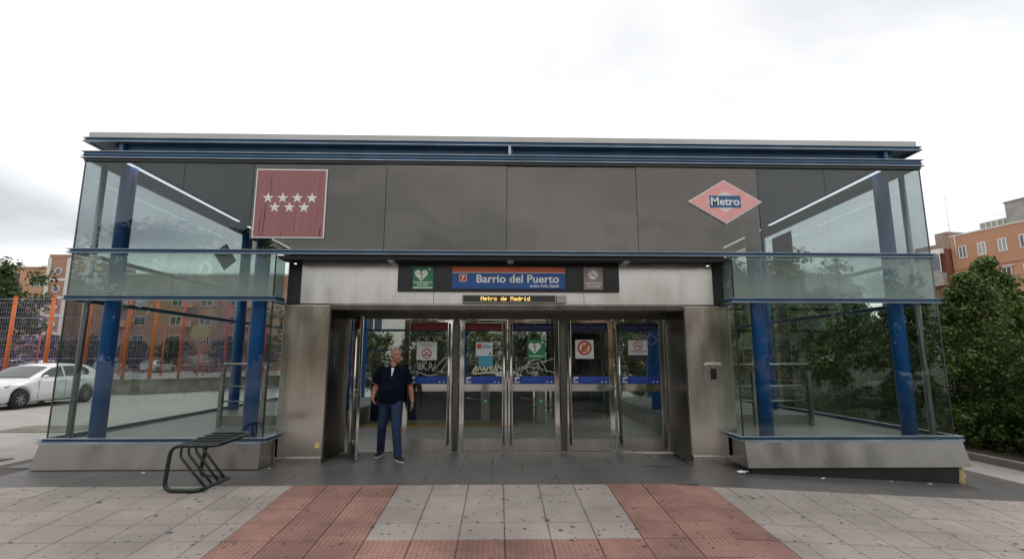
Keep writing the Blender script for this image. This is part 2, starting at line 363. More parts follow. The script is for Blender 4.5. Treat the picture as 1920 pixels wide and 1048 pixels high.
mat('alloy', (0.42, 0.42, 0.42), 0.3, metal=1.0)
mat('headlamp', (0.06, 0.065, 0.07), 0.1, spec=0.8)
mat('tail_red', (0.3, 0.01, 0.01), 0.2)
mat('fence_orange', (0.62, 0.13, 0.02), 0.5, var=0.15, scale=6)
mat('fence_red', (0.52, 0.075, 0.07), 0.5, var=0.15, scale=6)
mat('fence_wire', (0.30, 0.24, 0.42), 0.5)
mat('old_concrete', (0.25, 0.225, 0.19), 0.9, color2=(0.10, 0.09, 0.075), scale=2.5, bump=0.5)
mat('basket_yellow', (0.36, 0.27, 0.14), 0.6)
mat('apt_orange', (0.50, 0.29, 0.17), 0.85, var=0.12, scale=0.5)
mat('apt_brick', (0.36, 0.20, 0.135), 0.9, var=0.15, scale=0.6)
mat('apt_white', (0.62, 0.60, 0.57), 0.8, var=0.08, scale=0.6)
mat('right_render', (0.45, 0.24, 0.15), 0.85, var=0.08, scale=0.35)
mat('right_brick', (0.22, 0.09, 0.06), 0.9, var=0.2, scale=2)
mat('win_glass', (0.07, 0.085, 0.10), 0.08, spec=0.7)
mat('curtain_glass', (0.30, 0.33, 0.36), 0.25, var=0.2, scale=1.5)
mat('win_dark', (0.02, 0.022, 0.026), 0.2)
mat('win_frame', (0.72, 0.72, 0.70), 0.5)
mat('shed_grey', (0.30, 0.29, 0.27), 0.8, var=0.25, scale=1.2)
mat('shed_tan', (0.30, 0.23, 0.18), 0.85, var=0.25, scale=1.2)
mat('awning', (0.5, 0.44, 0.36), 0.9)
mat('bark', (0.09, 0.065, 0.05), 0.95, var=0.35, scale=8, bump=0.6, bscale=20)
leaf_mat('leaf_hedge', (0.032, 0.064, 0.015), (0.085, 0.142, 0.032), (0.20, 0.265, 0.068))
leaf_mat('leaf_tree', (0.025, 0.05, 0.015), (0.05, 0.085, 0.025), (0.09, 0.13, 0.04))
leaf_mat('leaf_far', (0.03, 0.045, 0.02), (0.055, 0.075, 0.03), (0.09, 0.11, 0.05))
leaf_mat('leaf_olive', (0.06, 0.08, 0.02), (0.11, 0.13, 0.035), (0.17, 0.18, 0.06))

# the star sign's soft maroon needs its own vertical drip marks: handled with geometry below

# ------------------------------------------------------------------ geometry helpers
class MB:
    def __init__(self):
        self.v = []; self.f = []; self.m = []; self.mi = 0; self.sm = []; self.smooth = False
    def add(self, vs_, fs_):
        o = len(self.v); self.v.extend([tuple(x) for x in vs_])
        for f in fs_:
            self.f.append(tuple(i + o for i in f)); self.m.append(self.mi); self.sm.append(self.smooth)
        return self
    def box(self, x0, x1, y0, y1, z0, z1):
        x0, x1 = min(x0, x1), max(x0, x1); y0, y1 = min(y0, y1), max(y0, y1); z0, z1 = min(z0, z1), max(z0, z1)
        v = [(x0, y0, z0), (x1, y0, z0), (x1, y1, z0), (x0, y1, z0), (x0, y0, z1), (x1, y0, z1), (x1, y1, z1), (x0, y1, z1)]
        return self.add(v, [(0, 3, 2, 1), (4, 5, 6, 7), (0, 1, 5, 4), (1, 2, 6, 5), (2, 3, 7, 6), (3, 0, 4, 7)])
    def hexa(self, b, t):
        """bottom and top quads, both counter-clockwise seen from above"""
        return self.add(list(b) + list(t), [(0, 3, 2, 1), (4, 5, 6, 7), (0, 1, 5, 4), (1, 2, 6, 5), (2, 3, 7, 6), (3, 0, 4, 7)])
    def tube(self, pts, rad, n=10, caps=True, up=None):
        """swept tube along points; rad a number, or list of numbers / (a, b) pairs"""
        pts = [Vector(p) for p in pts]; k = len(pts)
        if not isinstance(rad, (list, tuple)): rad = [rad] * k
        ts = []
        for i in range(k):
            t = (pts[min(i + 1, k - 1)] - pts[max(i - 1, 0)])
            ts.append(t.normalized() if t.length > 1e-9 else Vector((0, 0, 1)))
        ref = Vector(up) if up else (Vector((1, 0, 0)) if abs(ts[0].x) < 0.9 else Vector((0, 1, 0)))
        a = (ref - ts[0] * ref.dot(ts[0])).normalized(); vs_ = []
        for i in range(k):
            a = (a - ts[i] * a.dot(ts[i])); a = a.normalized() if a.length > 1e-6 else Vector((1, 0, 0)); b = ts[i].cross(a)
            ra, rb = rad[i] if isinstance(rad[i], (list, tuple)) else (rad[i], rad[i])
            for j in range(n):
                th = 2 * math.pi * j / n
                vs_.append(pts[i] + a * (ra * math.cos(th)) + b * (rb * math.sin(th)))
        fs_ = []
        for i in range(k - 1):
            for j in range(n):
                j2 = (j + 1) % n
                fs_.append((i * n + j, i * n + j2, (i + 1) * n + j2, (i + 1) * n + j))
        s = self.smooth; self.smooth = True; self.add(vs_, fs_); self.smooth = False
        if caps:
            o = len(self.v) - len(vs_)
            self.f.append(tuple(o + j for j in range(n - 1, -1, -1))); self.m.append(self.mi); self.sm.append(False)
            self.f.append(tuple(o + (k - 1) * n + j for j in range(n))); self.m.append(self.mi); self.sm.append(False)
        self.smooth = s
        return self
    def prism(self, outline, y0, y1):
        """outline of (x, z) points, extruded along y"""
        n = len(outline)
        v = [(x, y0, z) for x, z in outline] + [(x, y1, z) for x, z in outline]
        f = [tuple(range(n)), tuple(range(2 * n - 1, n - 1, -1))]
        for i in range(n):
            j = (i + 1) % n; f.append((j, i, i + n, j + n))
        return self.add(v, f)
    def mesh(self, name, mats):
        me = bpy.data.meshes.new(name); me.from_pydata(self.v, [], self.f)
        if not isinstance(mats, (list, tuple)): mats = [mats]
        for m in mats: me.materials.append(M[m] if isinstance(m, str) else m)
        if len(mats) > 1: me.polygons.foreach_set('material_index', self.m)
        me.polygons.foreach_set('use_smooth', self.sm)
        bm = bmesh.new(); bm.from_mesh(me); bmesh.ops.recalc_face_normals(bm, faces=bm.faces); bm.to_mesh(me); bm.free()
        me.update(); return me
    def build(self, name, mats, parent=None, loc=None, rz=0):
        return link(name, self.mesh(name, mats), parent, loc, rz)

def link(name, me, parent=None, loc=None, rz=0):
    o = bpy.data.objects.new(name, me); col.objects.link(o)
    if parent: o.parent = parent
    if loc: o.location = loc
    if rz: o.rotation_euler.z = rz
    return o

def empty(name, loc=(0, 0, 0), rz=0):
    o = bpy.data.objects.new(name, None); col.objects.link(o); o.location = loc; o.rotation_euler.z = rz
    o.empty_display_size = 0.2
    return o

def tag(o, label=None, cat=None, group=None, kind=None):
    if label: o['label'] = label
    if cat: o['category'] = cat
    if group: o['group'] = group
    if kind: o['kind'] = kind
    return o

def copy_tree(o, parent=None):
    c = o.copy(); col.objects.link(c); c.parent = parent
    for ch in list(o.children): copy_tree(ch, c)
    return c

def bevel(o, w=0.004, seg=2):
    b = o.modifiers.new('bevel', 'BEVEL'); b.width = w; b.segments = seg; b.limit_method = 'ANGLE'; b.angle_limit = R(40)
    return o

def box(name, mats, parent, x0, x1, y0, y1, z0, z1, bev=0.0):
    o = MB().box(x0, x1, y0, y1, z0, z1).build(name, mats, parent)
    if bev: bevel(o, bev)
    return o

def text_mb(mb, s, x, y, z, size, width=None, bold=0.0, align='LEFT', depth=0.002, mi=0):
    """lettering in the x-z plane, facing -y, baseline at z; scaled to a given width if asked"""
    cu = bpy.data.curves.new('lettering', 'FONT'); cu.body = s; cu.size = size; cu.offset = bold; cu.resolution_u = 3
    ob = bpy.data.objects.new('lettering', cu); col.objects.link(ob)
    dg = bpy.context.evaluated_depsgraph_get(); me = bpy.data.meshes.new_from_object(ob.evaluated_get(dg))
    vs_ = np.array([v.co[:] for v in me.vertices]) if len(me.vertices) else np.zeros((0, 3))
    fs_ = [tuple(p.vertices) for p in me.polygons]
    bpy.data.objects.remove(ob); bpy.data.curves.remove(cu); bpy.data.meshes.remove(me)
    if not len(vs_): return
    w = vs_[:, 0].max() - vs_[:, 0].min(); x_0 = vs_[:, 0].min()
    k = (width / w) if width else 1.0
    off = {'LEFT': 0, 'CENTER': -w * k / 2, 'RIGHT': -w * k}[align]
    pts = [(x + off + (a - x_0) * k, y, z + b) for a, b, c in vs_]
    om = mb.mi; mb.mi = mi; mb.add(pts, fs_); mb.mi = om

def ring_mb(mb, cx, cz, y, r0, r1, n=28, th=0.002):
    v = []; f = []
    for i in range(n):
        a = 2 * math.pi * i / n
        v += [(cx + r0 * math.cos(a), y, cz + r0 * math.sin(a)), (cx + r1 * math.cos(a), y, cz + r1 * math.sin(a))]
    for i in range(n):
        j = (i + 1) % n; f.append((2 * i, 2 * i + 1, 2 * j + 1, 2 * j))
    mb.add(v, f)

def disc_mb(mb, cx, cz, y, r, n=28):
    mb.add([(cx + r * math.cos(2 * math.pi * i / n), y, cz + r * math.sin(2 * math.pi * i / n)) for i in range(n)], [tuple(range(n))])

def bar_mb(mb, x0, z0, x1, z1, y, w):
    d = Vector((x1 - x0, 0, z1 - z0)); nrm = Vector((-d.z, 0, d.x)).normalized() * (w / 2)
    a, b = Vector((x0, y, z0)), Vector((x1, y, z1))
    mb.add([a - nrm, b - nrm, b + nrm, a + nrm], [(0, 1, 2, 3)])

def poly_mb(mb, pts, y):
    mb.add([(x, y, z) for x, z in pts], [tuple(range(len(pts)))])

def scribble_mb(mb, pts, y, w):
    for a, b in zip(pts[:-1], pts[1:]):
        bar_mb(mb, a[0], a[1], b[0], b[1], y, w)

def spline(pts, k=6):
    """catmull-rom through 2-d points"""
    P = [np.array(p, float) for p in pts]; P = [2 * P[0] - P[1]] + P + [2 * P[-1] - P[-2]]; out = []
    for i in range(1, len(P) - 2):
        for j in range(k):
            t = j / k; a, b, c, d = P[i - 1], P[i], P[i + 1], P[i + 2]
            out.append(0.5 * (2 * b + (c - a) * t + (2 * a - 5 * b + 4 * c - d) * t * t + (3 * b - a - 3 * c + d) * t ** 3))
    out.append(P[-2]); return out

# ------------------------------------------------------------------ ground
T4 = math.tan(R(4.0)); STRIP = 6.8
def gz(x, y):
    z = 0.0
    if x > 2: z -= 0.05 * (min(x, 9.5) - 2)
    if y < STRIP: z -= T4 * (STRIP - max(y, -4.0))
    return z

def sheet(name, xs, ys, mname, dz, kind='structure'):
    v = [(x, y, gz(x, y) + dz) for y in ys for x in xs]; nx = len(xs)
    f = [(j * nx + i, j * nx + i + 1, (j + 1) * nx + i + 1, (j + 1) * nx + i) for j in range(len(ys) - 1) for i in range(nx - 1)]
    mb = MB(); mb.add(v, f); o = mb.build(name, mname); tag(o, kind=kind); return o

sheet('ground', [-600, -150, -60, -25, -12, -6, 0, 2, 5, 9.5, 14, 30, 80, 200, 600],
      [-500, -120, -30, -4, 0, 3, 5, STRIP, 8, 12, 20, 40, 90, 200, 700], 'ground', -0.05)

# paving of the plaza: single slabs, red tactile slabs round a grey field
TW, TD = 0.4467, 0.41
pav = sheet('pavement', [-9.0, -5, 0, 2, 5, 9.3], [3.8, 5, STRIP], 'joint_bed', -0.018)
def slab_mesh(name, w, d, m, studs=False):
    mb = MB(); h = 0.03; b = 0.004
    mb.hexa([(0, 0, -h), (w, 0, -h), (w, d, -h), (0, d, -h)], [(0, 0, -b), (w, 0, -b), (w, d, -b), (0, d, -b)])
    mb.hexa([(0, 0, -b), (w, 0, -b), (w, d, -b), (0, d, -b)], [(b, b, 0), (w - b, b, 0), (w - b, d - b, 0), (b, d - b, 0)])
    if studs:
        mb.mi = 1
        nx, ny = 9, 8
        for i in range(nx):
            for j in range(ny):
                cx, cy = (i + 0.5) * w / nx, (j + 0.5) * d / ny; r0, r1 = 0.015, 0.009
                v = []
                for r, z in ((r0, 0.0002), (r1, 0.0055)):
                    v += [(cx + r * math.cos(k * math.pi / 3), cy + r * math.sin(k * math.pi / 3), z) for k in range(6)]
                mb.add(v, [(k, (k + 1) % 6, 6 + (k + 1) % 6, 6 + k) for k in range(6)] + [(6, 7, 8, 9, 10, 11)])
    return mb.mesh(name, [m, 'stud_red'] if studs else m)
GAP = 0.005
me_grey = slab_mesh('slab', TW - GAP, TD - GAP, 'tile_grey'); me_red = slab_mesh('tactile_slab', TW - GAP, TD - GAP, 'tile_red', True)
me_half = slab_mesh('slab', TW / 2 - GAP, TD - GAP, 'tile_grey')
rng = random.Random(5)
def lay(name, me, x, y):
    o = link(name, me, pav); sx = math.atan(-0.05) if x > 2 else 0.0
    z = gz(x, y); ax = math.atan(T4)
    ex = Vector((1, 0, -0.05 if x >= 2 else 0)).normalized(); ey = Vector((0, 1, T4)).normalized(); ez = ex.cross(ey).normalized()
    mm = Matrix((ex, ey, ez)).transposed().to_4x4()
    mm.translation = Vector((x, y, z + rng.uniform(-0.0015, 0.0015)))
    o.matrix_basis = mm @ Matrix.Rotation(rng.uniform(-0.003, 0.003), 4, 'Z')
X0R, X1R = -2.62, -2.62 + 12 * TW       # red field
for r in range(7):
    y = STRIP - (r + 1) * TD
    for c in range(12):
        x = X0R + c * TW
        inner = (3 <= c < 9) and r < 4
        lay('slab' if inner else 'tactile_slab', me_grey if inner else me_red, x, y)
    lay('slab', me_half, X0R - TW / 2, y); lay('slab', me_half, X1R, y)
    nl = 10 if r > 3 else 13
    for c in range(nl):
        lay('slab', me_grey, X0R - TW / 2 - (c + 1) * TW, y)
        lay('slab', me_grey, X1R + TW / 2 + c * TW, y)

# dark granite apron before the doors, laid in slabs
apron = sheet('apron', [-7.6, -4, 0, 2, 5, 8.2], [STRIP, 8, 9.06], 'joint_bed', -0.015)
me_gr = slab_mesh('granite_slab', 0.9 - 0.003, 0.565 - 0.003, 'granite')
for r in range(4):
    for c in range(17):
        x = -7.3 + c * 0.9 + (0.45 if r % 2 else 0); y = STRIP + r * 0.565
        if r == 3 and not (-3.2 < x < 2.9): continue
        o = link('granite_slab', me_gr, apron)
        ex = Vector((1, 0, -0.05 if x >= 1.9 else 0)).normalized(); ey = Vector((0, 1, 0)); ez = ex.cross(ey)
        mm = Matrix((ex, ey, ez)).transposed().to_4x4(); mm.translation = Vector((x, y, gz(x, y) + rng.uniform(-0.001, 0.001)))
        o.matrix_basis = mm
# outer kerb and soil bed of the shrubs on the right
kz = gz(9.6, 9)
for i in range(14):
    y0 = 3.0 + i * 1.25
    ko = box('kerb_stone', 'kerb_stone', None, 9.58, 9.72, y0 + 0.006, y0 + 1.25 - 0.006, kz - 0.1, kz + 0.09, 0.012)
    if i == 0:
        kerb = empty('kerb', (0, 0, 0)); tag(kerb, kind='structure')
    ko.parent = kerb
bed = MB(); N = 30
bx = np.linspace(9.72, 22, 14); by = np.linspace(0, 34, 24); rs = np.random.RandomState(3)
bed.add([(x, y, kz + 0.03 + rs.rand() * 0.06) for y in by for x in bx],
        [(j * 14 + i, j * 14 + i + 1, (j + 1) * 14 + i + 1, (j + 1) * 14 + i) for j in range(23) for i in range(13)])
tag(bed.build('soil_bed', 'soil'), kind='structure')
# street behind the camera
st = MB(); st.box(-200, 200, -24, -13.5, -1.0, -0.785)
tag(st.build('street', 'court'), kind='structure')

# ------------------------------------------------------------------ the metro entrance building
XL, XR, YF, YB = -6.68, 7.02, 7.85, 16.8
XIL, XIR = -3.52, 3.72                      # inner sides of the two glass bays
station = empty('metro_entrance', (0.17, YF, 0))
tag(station, 'glass and steel station entrance with blue bands and steel portal', 'building')
OFF = Vector((0.17, YF, 0))
class P_(object): pass
def sb(name, m, x0, x1, y0, y1, z0, z1, bev=0.0, parent=None):
    """box given in world coordinates, parented to the station or one of its parts"""
    o = MB().box(x0 - OFF.x, x1 - OFF.x, y0 - OFF.y, y1 - OFF.y, z0, z1).build(name, m, parent or station)
    if bev: bevel(o, bev)
    return o
def smb(name, mb, m, parent=None):
    mb.v = [(x - OFF.x, y - OFF.y, z) for x, y, z in mb.v]
    return mb.build(name, m, parent or station)

def band(x0, x1, y0, z0, z1, yend, xi=None, side=0, out=0.054):
    """painted channel with three thin fins; front run plus side runs. side=-1/+1: a bay with an inner return at xi"""
    body = MB(); o1 = out * 0.4
    def runs(mb, out, za, zb):
        if side == 0:
            mb.box(x0 - out, x1 + out, y0 - out, y0, za, zb)
            mb.box(x0 - out, x0, y0, yend, za, zb); mb.box(x1, x1 + out, y0, yend, za, zb)
        else:
            a, b = (x0 - out, x1 + out)
            mb.box(a, b, y0 - out, y0, za, zb)
            if side < 0:
                mb.box(x0 - out, x0, y0, yend, za, zb); mb.box(x1, x1 + out, y0, 8.199, za, zb)
            else:
                mb.box(x1, x1 + out, y0, yend, za, zb); mb.box(x0 - out, x0, y0, 8.199, za, zb)
    runs(body, o1, z0 + 0.006, z1 - 0.006)
    bo = smb('band', body, 'blue_paint')
    h = z1 - z0
    for k, (za, th, po, m) in enumerate(((z1 - 0.009, 0.009, out * 0.97, 'fin_edge'), (z0 + h * 0.40, 0.008, out * 0.8, 'fin_blue'), (z0, 0.011, out, 'fin_edge'))):
        fm = MB(); runs(fm, po, za, za + th)
        fm.v = [(x - OFF.x, y - OFF.y, z) for x, y, z in fm.v]
        fm.build('fin', m, bo)
    return bo

# roof: cap, slab with fins, recessed attic, second band, ceiling
sb('roof_cap', 'roof_metal', XL + 0.03, XR - 0.03, 7.815, YB, 5.122, 5.212, 0.006)
sb('roof_slab', 'blue_paint', XL + 0.001, XR - 0.001, YF, YB, 5.062, 5.118)
band(XL, XR, YF, 5.05, 5.121, YB)
sb('attic_wall', 'blue_paint', XL + 0.36, XR - 0.36, 7.95, YB - 0.4, 4.892, 5.061)
band(XL, XR, YF, 4.775, 4.888, YB)
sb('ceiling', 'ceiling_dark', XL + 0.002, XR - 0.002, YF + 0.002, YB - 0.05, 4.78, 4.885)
for x in (XL + 0.5, 0.17 - 0.03, XR - 0.56):
    sb('bracket', 'blue_paint', x, x + 0.06, 7.86, 7.92, 4.89, 5.049)
sb('frame_strip', 'soffit_dark', XL, XR, YF - 0.03, YF + 0.03, 4.722, 4.774)
sb('gutter_joint', 'fin_edge', 0.13, 0.17, 7.79, 7.80, 4.89, 5.04)
band(XL, XR, YF, 3.218, 3.287, YB, out=0.06)
band(XL, XIL, YF, 2.48, 2.555, YB, side=-1)
band(XIR, XR, YF, 2.48, 2.555, YB, side=1)
band(XL, XIL, YF, 0.378, 0.438, YB, side=-1, out=0.085)
band(XIR, XR, YF, 0.378, 0.438, YB, side=1, out=0.085)

# steel skirt with battered faces, plinth on the low side
for x0, x1, s in ((XL, XIL, -1), (XIR, XR, 1)):
    mb = MB(); o0, o1 = 0.15, 0.10
    xa, xb = (x0 - 0.07, x1 + 0.02) if s < 0 else (x0 - 0.02, x1 + 0.075)
    ta, tb = (x0 - 0.0, x1 + 0.02) if s < 0 else (x0 - 0.02, x1 + 0.02)
    zb = 0.012 if s < 0 else 0.0
    mb.hexa([(xa, YF - o0, zb), (xb, YF - o0, zb), (xb, 8.198, zb), (xa, 8.198, zb)],
            [(ta, YF - o1, 0.376), (tb, YF - o1, 0.376), (tb, 8.198, 0.376), (ta, 8.198, 0.376)])
    smb('skirt_panel', mb, 'steel_skirt')
    sb('skirt_lip', 'fin_edge', xa + 0.03, tb + (0.03 if s > 0 else 0), YF - o1 - 0.008, YF - o1 + 0.02, 0.358, 0.3765)
    sb('side_skirt', 'steel_skirt', *((XL - 0.06, XL + 0.06) if s < 0 else (XR - 0.06, XR + 0.06)), 8.2, YB, -0.3, 0.376)
sb('shadow_gap', 'plinth_black', XL, XIL - 0.03, 7.76, 8.19, -0.01, 0.011)
mb = MB()
for i, (a, b) in enumerate(((3.77, 4.9), (4.9, 6.05), (6.05, 6.93))):
    mb2 = MB(); mb2.hexa([(a + 0.003, 7.75, gz(a, 8) - 0.02), (b, 7.75, gz(b, 8) - 0.02), (b, 8.19, gz(b, 8) - 0.02), (a + 0.003, 8.19, gz(a, 8) - 0.02)],
                         [(a + 0.003, 7.75, -0.001), (b, 7.75, -0.001), (b, 8.19, -0.001), (a + 0.003, 8.19, -0.001)])
    smb('plinth_slab', mb2, 'plinth_black')
mb = MB(); rr = random.Random(8)
# broken corner where the insulation shows
ring = []
for k in range(7):
    z = gz(7, 8) + 0.0 + k * 0.04; s = [0.09, 0.10, 0.075, 0.095, 0.07, 0.085, 0.04][k]
    ring.append((6.965 + rr.uniform(-0.012, 0.012), 7.77 + rr.uniform(-0.01, 0.01), z, s))
mb.tube([r[:3] for r in ring], [(r[3] * 0.55, r[3] * 0.6) for r in ring], 9)
o = smb('foam_filling', mb, 'foam'); o['label'] = 'crumbling yellow foam showing at the broken plinth corner'
sb('corner_core', 'plinth_black', 6.94, 7.02, 7.84, 8.19, gz(7, 8) - 0.05, -0.001)

# glass panes
def pane(m, x0, x1, z0, z1, y=YF, g=0.004, th=0.012):
    return sb('glass_pane', m, x0 + g, x1 - g, y, y + th, z0, z1)
def set_pane(o, x, rx, rz):
    me = o.data; cx = x - OFF.x
    for v in me.vertices:
        v.co.y += (v.co.z - 4.0) * math.tan(rx) + (v.co.x - cx) * math.tan(rz)
def pane_side(m, x, y0, y1, z0, z1, g=0.004, th=0.012):
    return sb('glass_pane', m, x, x + th, y0 + g, y1 - g, z0, z1)
ux = [XL + 0.012, -5.09, -3.98, -1.85, 0.106, 2.23, 4.25, 5.38, XR - 0.012]
for k, (a, b) in enumerate(zip(ux[:-1], ux[1:])):
    o = pane('glass_upper' if (b < -3.9 or a > 4) else 'glass_front', a, b, 3.29, 4.721)
    if -3.99 < a < 4: set_pane(o, (a + b) / 2, R((0.35, -0.3, 0.15, -0.4)[k % 4]), R((-0.25, 0.3, -0.35, 0.2)[k % 4]))
for a, b in zip([XL + 0.012, -5.10], [-5.10, XIL - 0.012]): pane('glass_mid', a, b, 2.558, 3.216); 
for a, b in zip([XIR + 0.012, 5.45], [5.45, XR - 0.012]): pane('glass_mid', a, b, 2.558, 3.216)
for a, b in zip([XL + 0.012, -5.165], [-5.165, XIL - 0.012]): pane('glass_low', a, b, 0.44, 2.478)
for a, b in zip([XIR + 0.012, 5.43], [5.43, XR - 0.012]): pane('glass_low', a, b, 0.44, 2.478)
for x in (XIL - 0.012, XIR):
    pane_side('glass_low', x, YF, 8.19, 0.44, 2.478); pane_side('glass_mid', x, YF, 8.19, 2.558, 3.216)
sy = [YF + 0.012, 9.85, 11.3, 12.7, 14.1, 15.5, YB - 0.06]
for x in (XL, XR - 0.012):
    for a, b in zip(sy[:-1], sy[1:]):
        pane_side('glass_rear', x, a, b, 3.29, 4.774); pane_side('glass_rear', x, a, b, 2.558, 3.216); pane_side('glass_rear', x, a, b, 0.44, 2.478)
rx = np.linspace(XL + 0.05, XR - 0.05, 10)
for a, b in zip(rx[:-1], rx[1:]):
    for z0, z1 in ((0.06, 1.2), (1.24, 1.86), (1.90, 2.468), (2.558, 3.216), (3.29, 4.77)): pane('glass_rear', a, b, z0, z1, YB - 0.03)
for z0, z1 in ((0, 0.06), (1.2, 1.24), (1.86, 1.90), (2.48, 2.555), (3.218, 3.287)):
    sb('transom', 'blue_paint', XL, XR, YB - 0.06, YB, z0, z1)
for x in (-4.4, -1.1, 2.0, 4.9): sb('mullion', 'blue_column', x - 0.05, x + 0.05, YB - 0.2, YB - 0.08, 0, 4.75)
# aluminium corner beads of the bays
for x in (XL - 0.004, XR - 0.012):
    sb('corner_bead', 'steel_dark', x, x + 0.016, YF - 0.002, YF + 0.014, 0.44, 4.721)
for x in (XIL - 0.016, XIR - 0.0):
    for z0, z1 in ((0.44, 2.478), (2.558, 3.216)):
        sb('corner_bead', 'rubber', x, x + 0.016, YF - 0.003, YF + 0.013, z0, z1)

# columns and poles
def column(x, y, r, m, z0, z1, name='column'):
    mb = MB(); mb.tube([(x, y, z0), (x, y, z1)], r, 28); return smb(name, mb, m)
for x in (-6.2, -3.88, 4.26, 6.58): column(x, 8.17, 0.113, 'blue_column', 0.3, 4.779)
for x in (-6.45, 6.8): column(x, 12.66, 0.12, 'blue_column', 0.2, 4.779)
for x in (-3.7, 3.9): column(x, 12.66, 0.12, 'blue_column', 0.0, 4.779)
for x in (-6.56, 6.90): column(x, 8.10, 0.046, 'rail_steel', 0.3, 4.779, 'pole')

# bay platforms, hall floor
sb('platform', 'platform', XL + 0.07, -3.45, 8.2, YB - 0.1, -0.02, 0.375)
sb('platform', 'platform', 3.65, XR - 0.07, 8.2, YB - 0.1, -0.35, 0.375)
sb('platform_edge', 'platform', XL + 0.08, XIL - 0.02, 7.87, 8.199, 0.30, 0.3745)
sb('platform_edge', 'platform', XIR + 0.02, XR - 0.08, 7.87, 8.199, 0.30, 0.3745)
sb('hall_floor', 'hall_floor', -3.448, 3.648, 9.06, YB - 0.1, -0.04, 0.001)

# portal: pillars, fascia, header, reveals
for x0, x1 in ((-3.49, -2.757), (3.054, 3.80)):
    sb('pillar', 'steel', x0, x1, 8.2, 9.12, 0.085, 2.456, 0.008)
    sb('pillar_base', 'steel', x0 + 0.015, x1 - 0.004, 8.185, 9.1, -0.12, 0.083, 0.004)
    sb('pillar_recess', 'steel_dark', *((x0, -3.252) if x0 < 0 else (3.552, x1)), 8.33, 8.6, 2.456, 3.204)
fx = [-3.25, -1.084, 1.389, 3.55]
for a, b in zip(fx[:-1], fx[1:]): sb('fascia_panel', 'steel_fascia', a + 0.003, b - 0.003, 8.2, 8.24, 2.478, 3.16, 0.004)
sb('bulkhead', 'bulkhead', -3.49, 3.80, 8.26, 8.5, 2.48, 4.779)
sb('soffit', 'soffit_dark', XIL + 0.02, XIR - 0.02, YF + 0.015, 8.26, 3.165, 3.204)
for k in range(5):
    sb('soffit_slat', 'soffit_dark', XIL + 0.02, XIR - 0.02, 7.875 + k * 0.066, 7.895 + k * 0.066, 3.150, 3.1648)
for x in (-1.75, 0.17, 2.05):
    sb('soffit_bracket', 'roof_metal', x - 0.05, x + 0.05, 7.90, 8.19, 3.135, 3.1498)
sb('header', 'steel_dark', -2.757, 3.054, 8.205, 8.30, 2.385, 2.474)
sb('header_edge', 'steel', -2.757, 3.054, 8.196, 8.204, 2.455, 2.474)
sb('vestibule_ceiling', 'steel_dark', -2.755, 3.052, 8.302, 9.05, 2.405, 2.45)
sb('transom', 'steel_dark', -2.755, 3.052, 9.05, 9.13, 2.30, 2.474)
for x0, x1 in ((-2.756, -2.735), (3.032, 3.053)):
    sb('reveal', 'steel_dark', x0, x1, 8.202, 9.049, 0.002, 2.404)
for x0, x1 in ((-2.734, -2.67), (2.995, 3.031)):
    sb('jamb', 'steel', x0, x1, 9.05, 9.13, 0.002, 2.299)
for x in (-0.775, 1.14):
    sb('door_post', 'steel_dark', x - 0.05, x + 0.05, 9.07, 9.13, 0.002, 2.299, 0.004)
sb('threshold', 'rail_steel', -2.66, 2.99, 9.06, 9.14, 0.0015, 0.008)
sb('keyhole_plate', 'fin_edge', -2.734, -2.731, 8.48, 8.50, 1.45, 1.62)

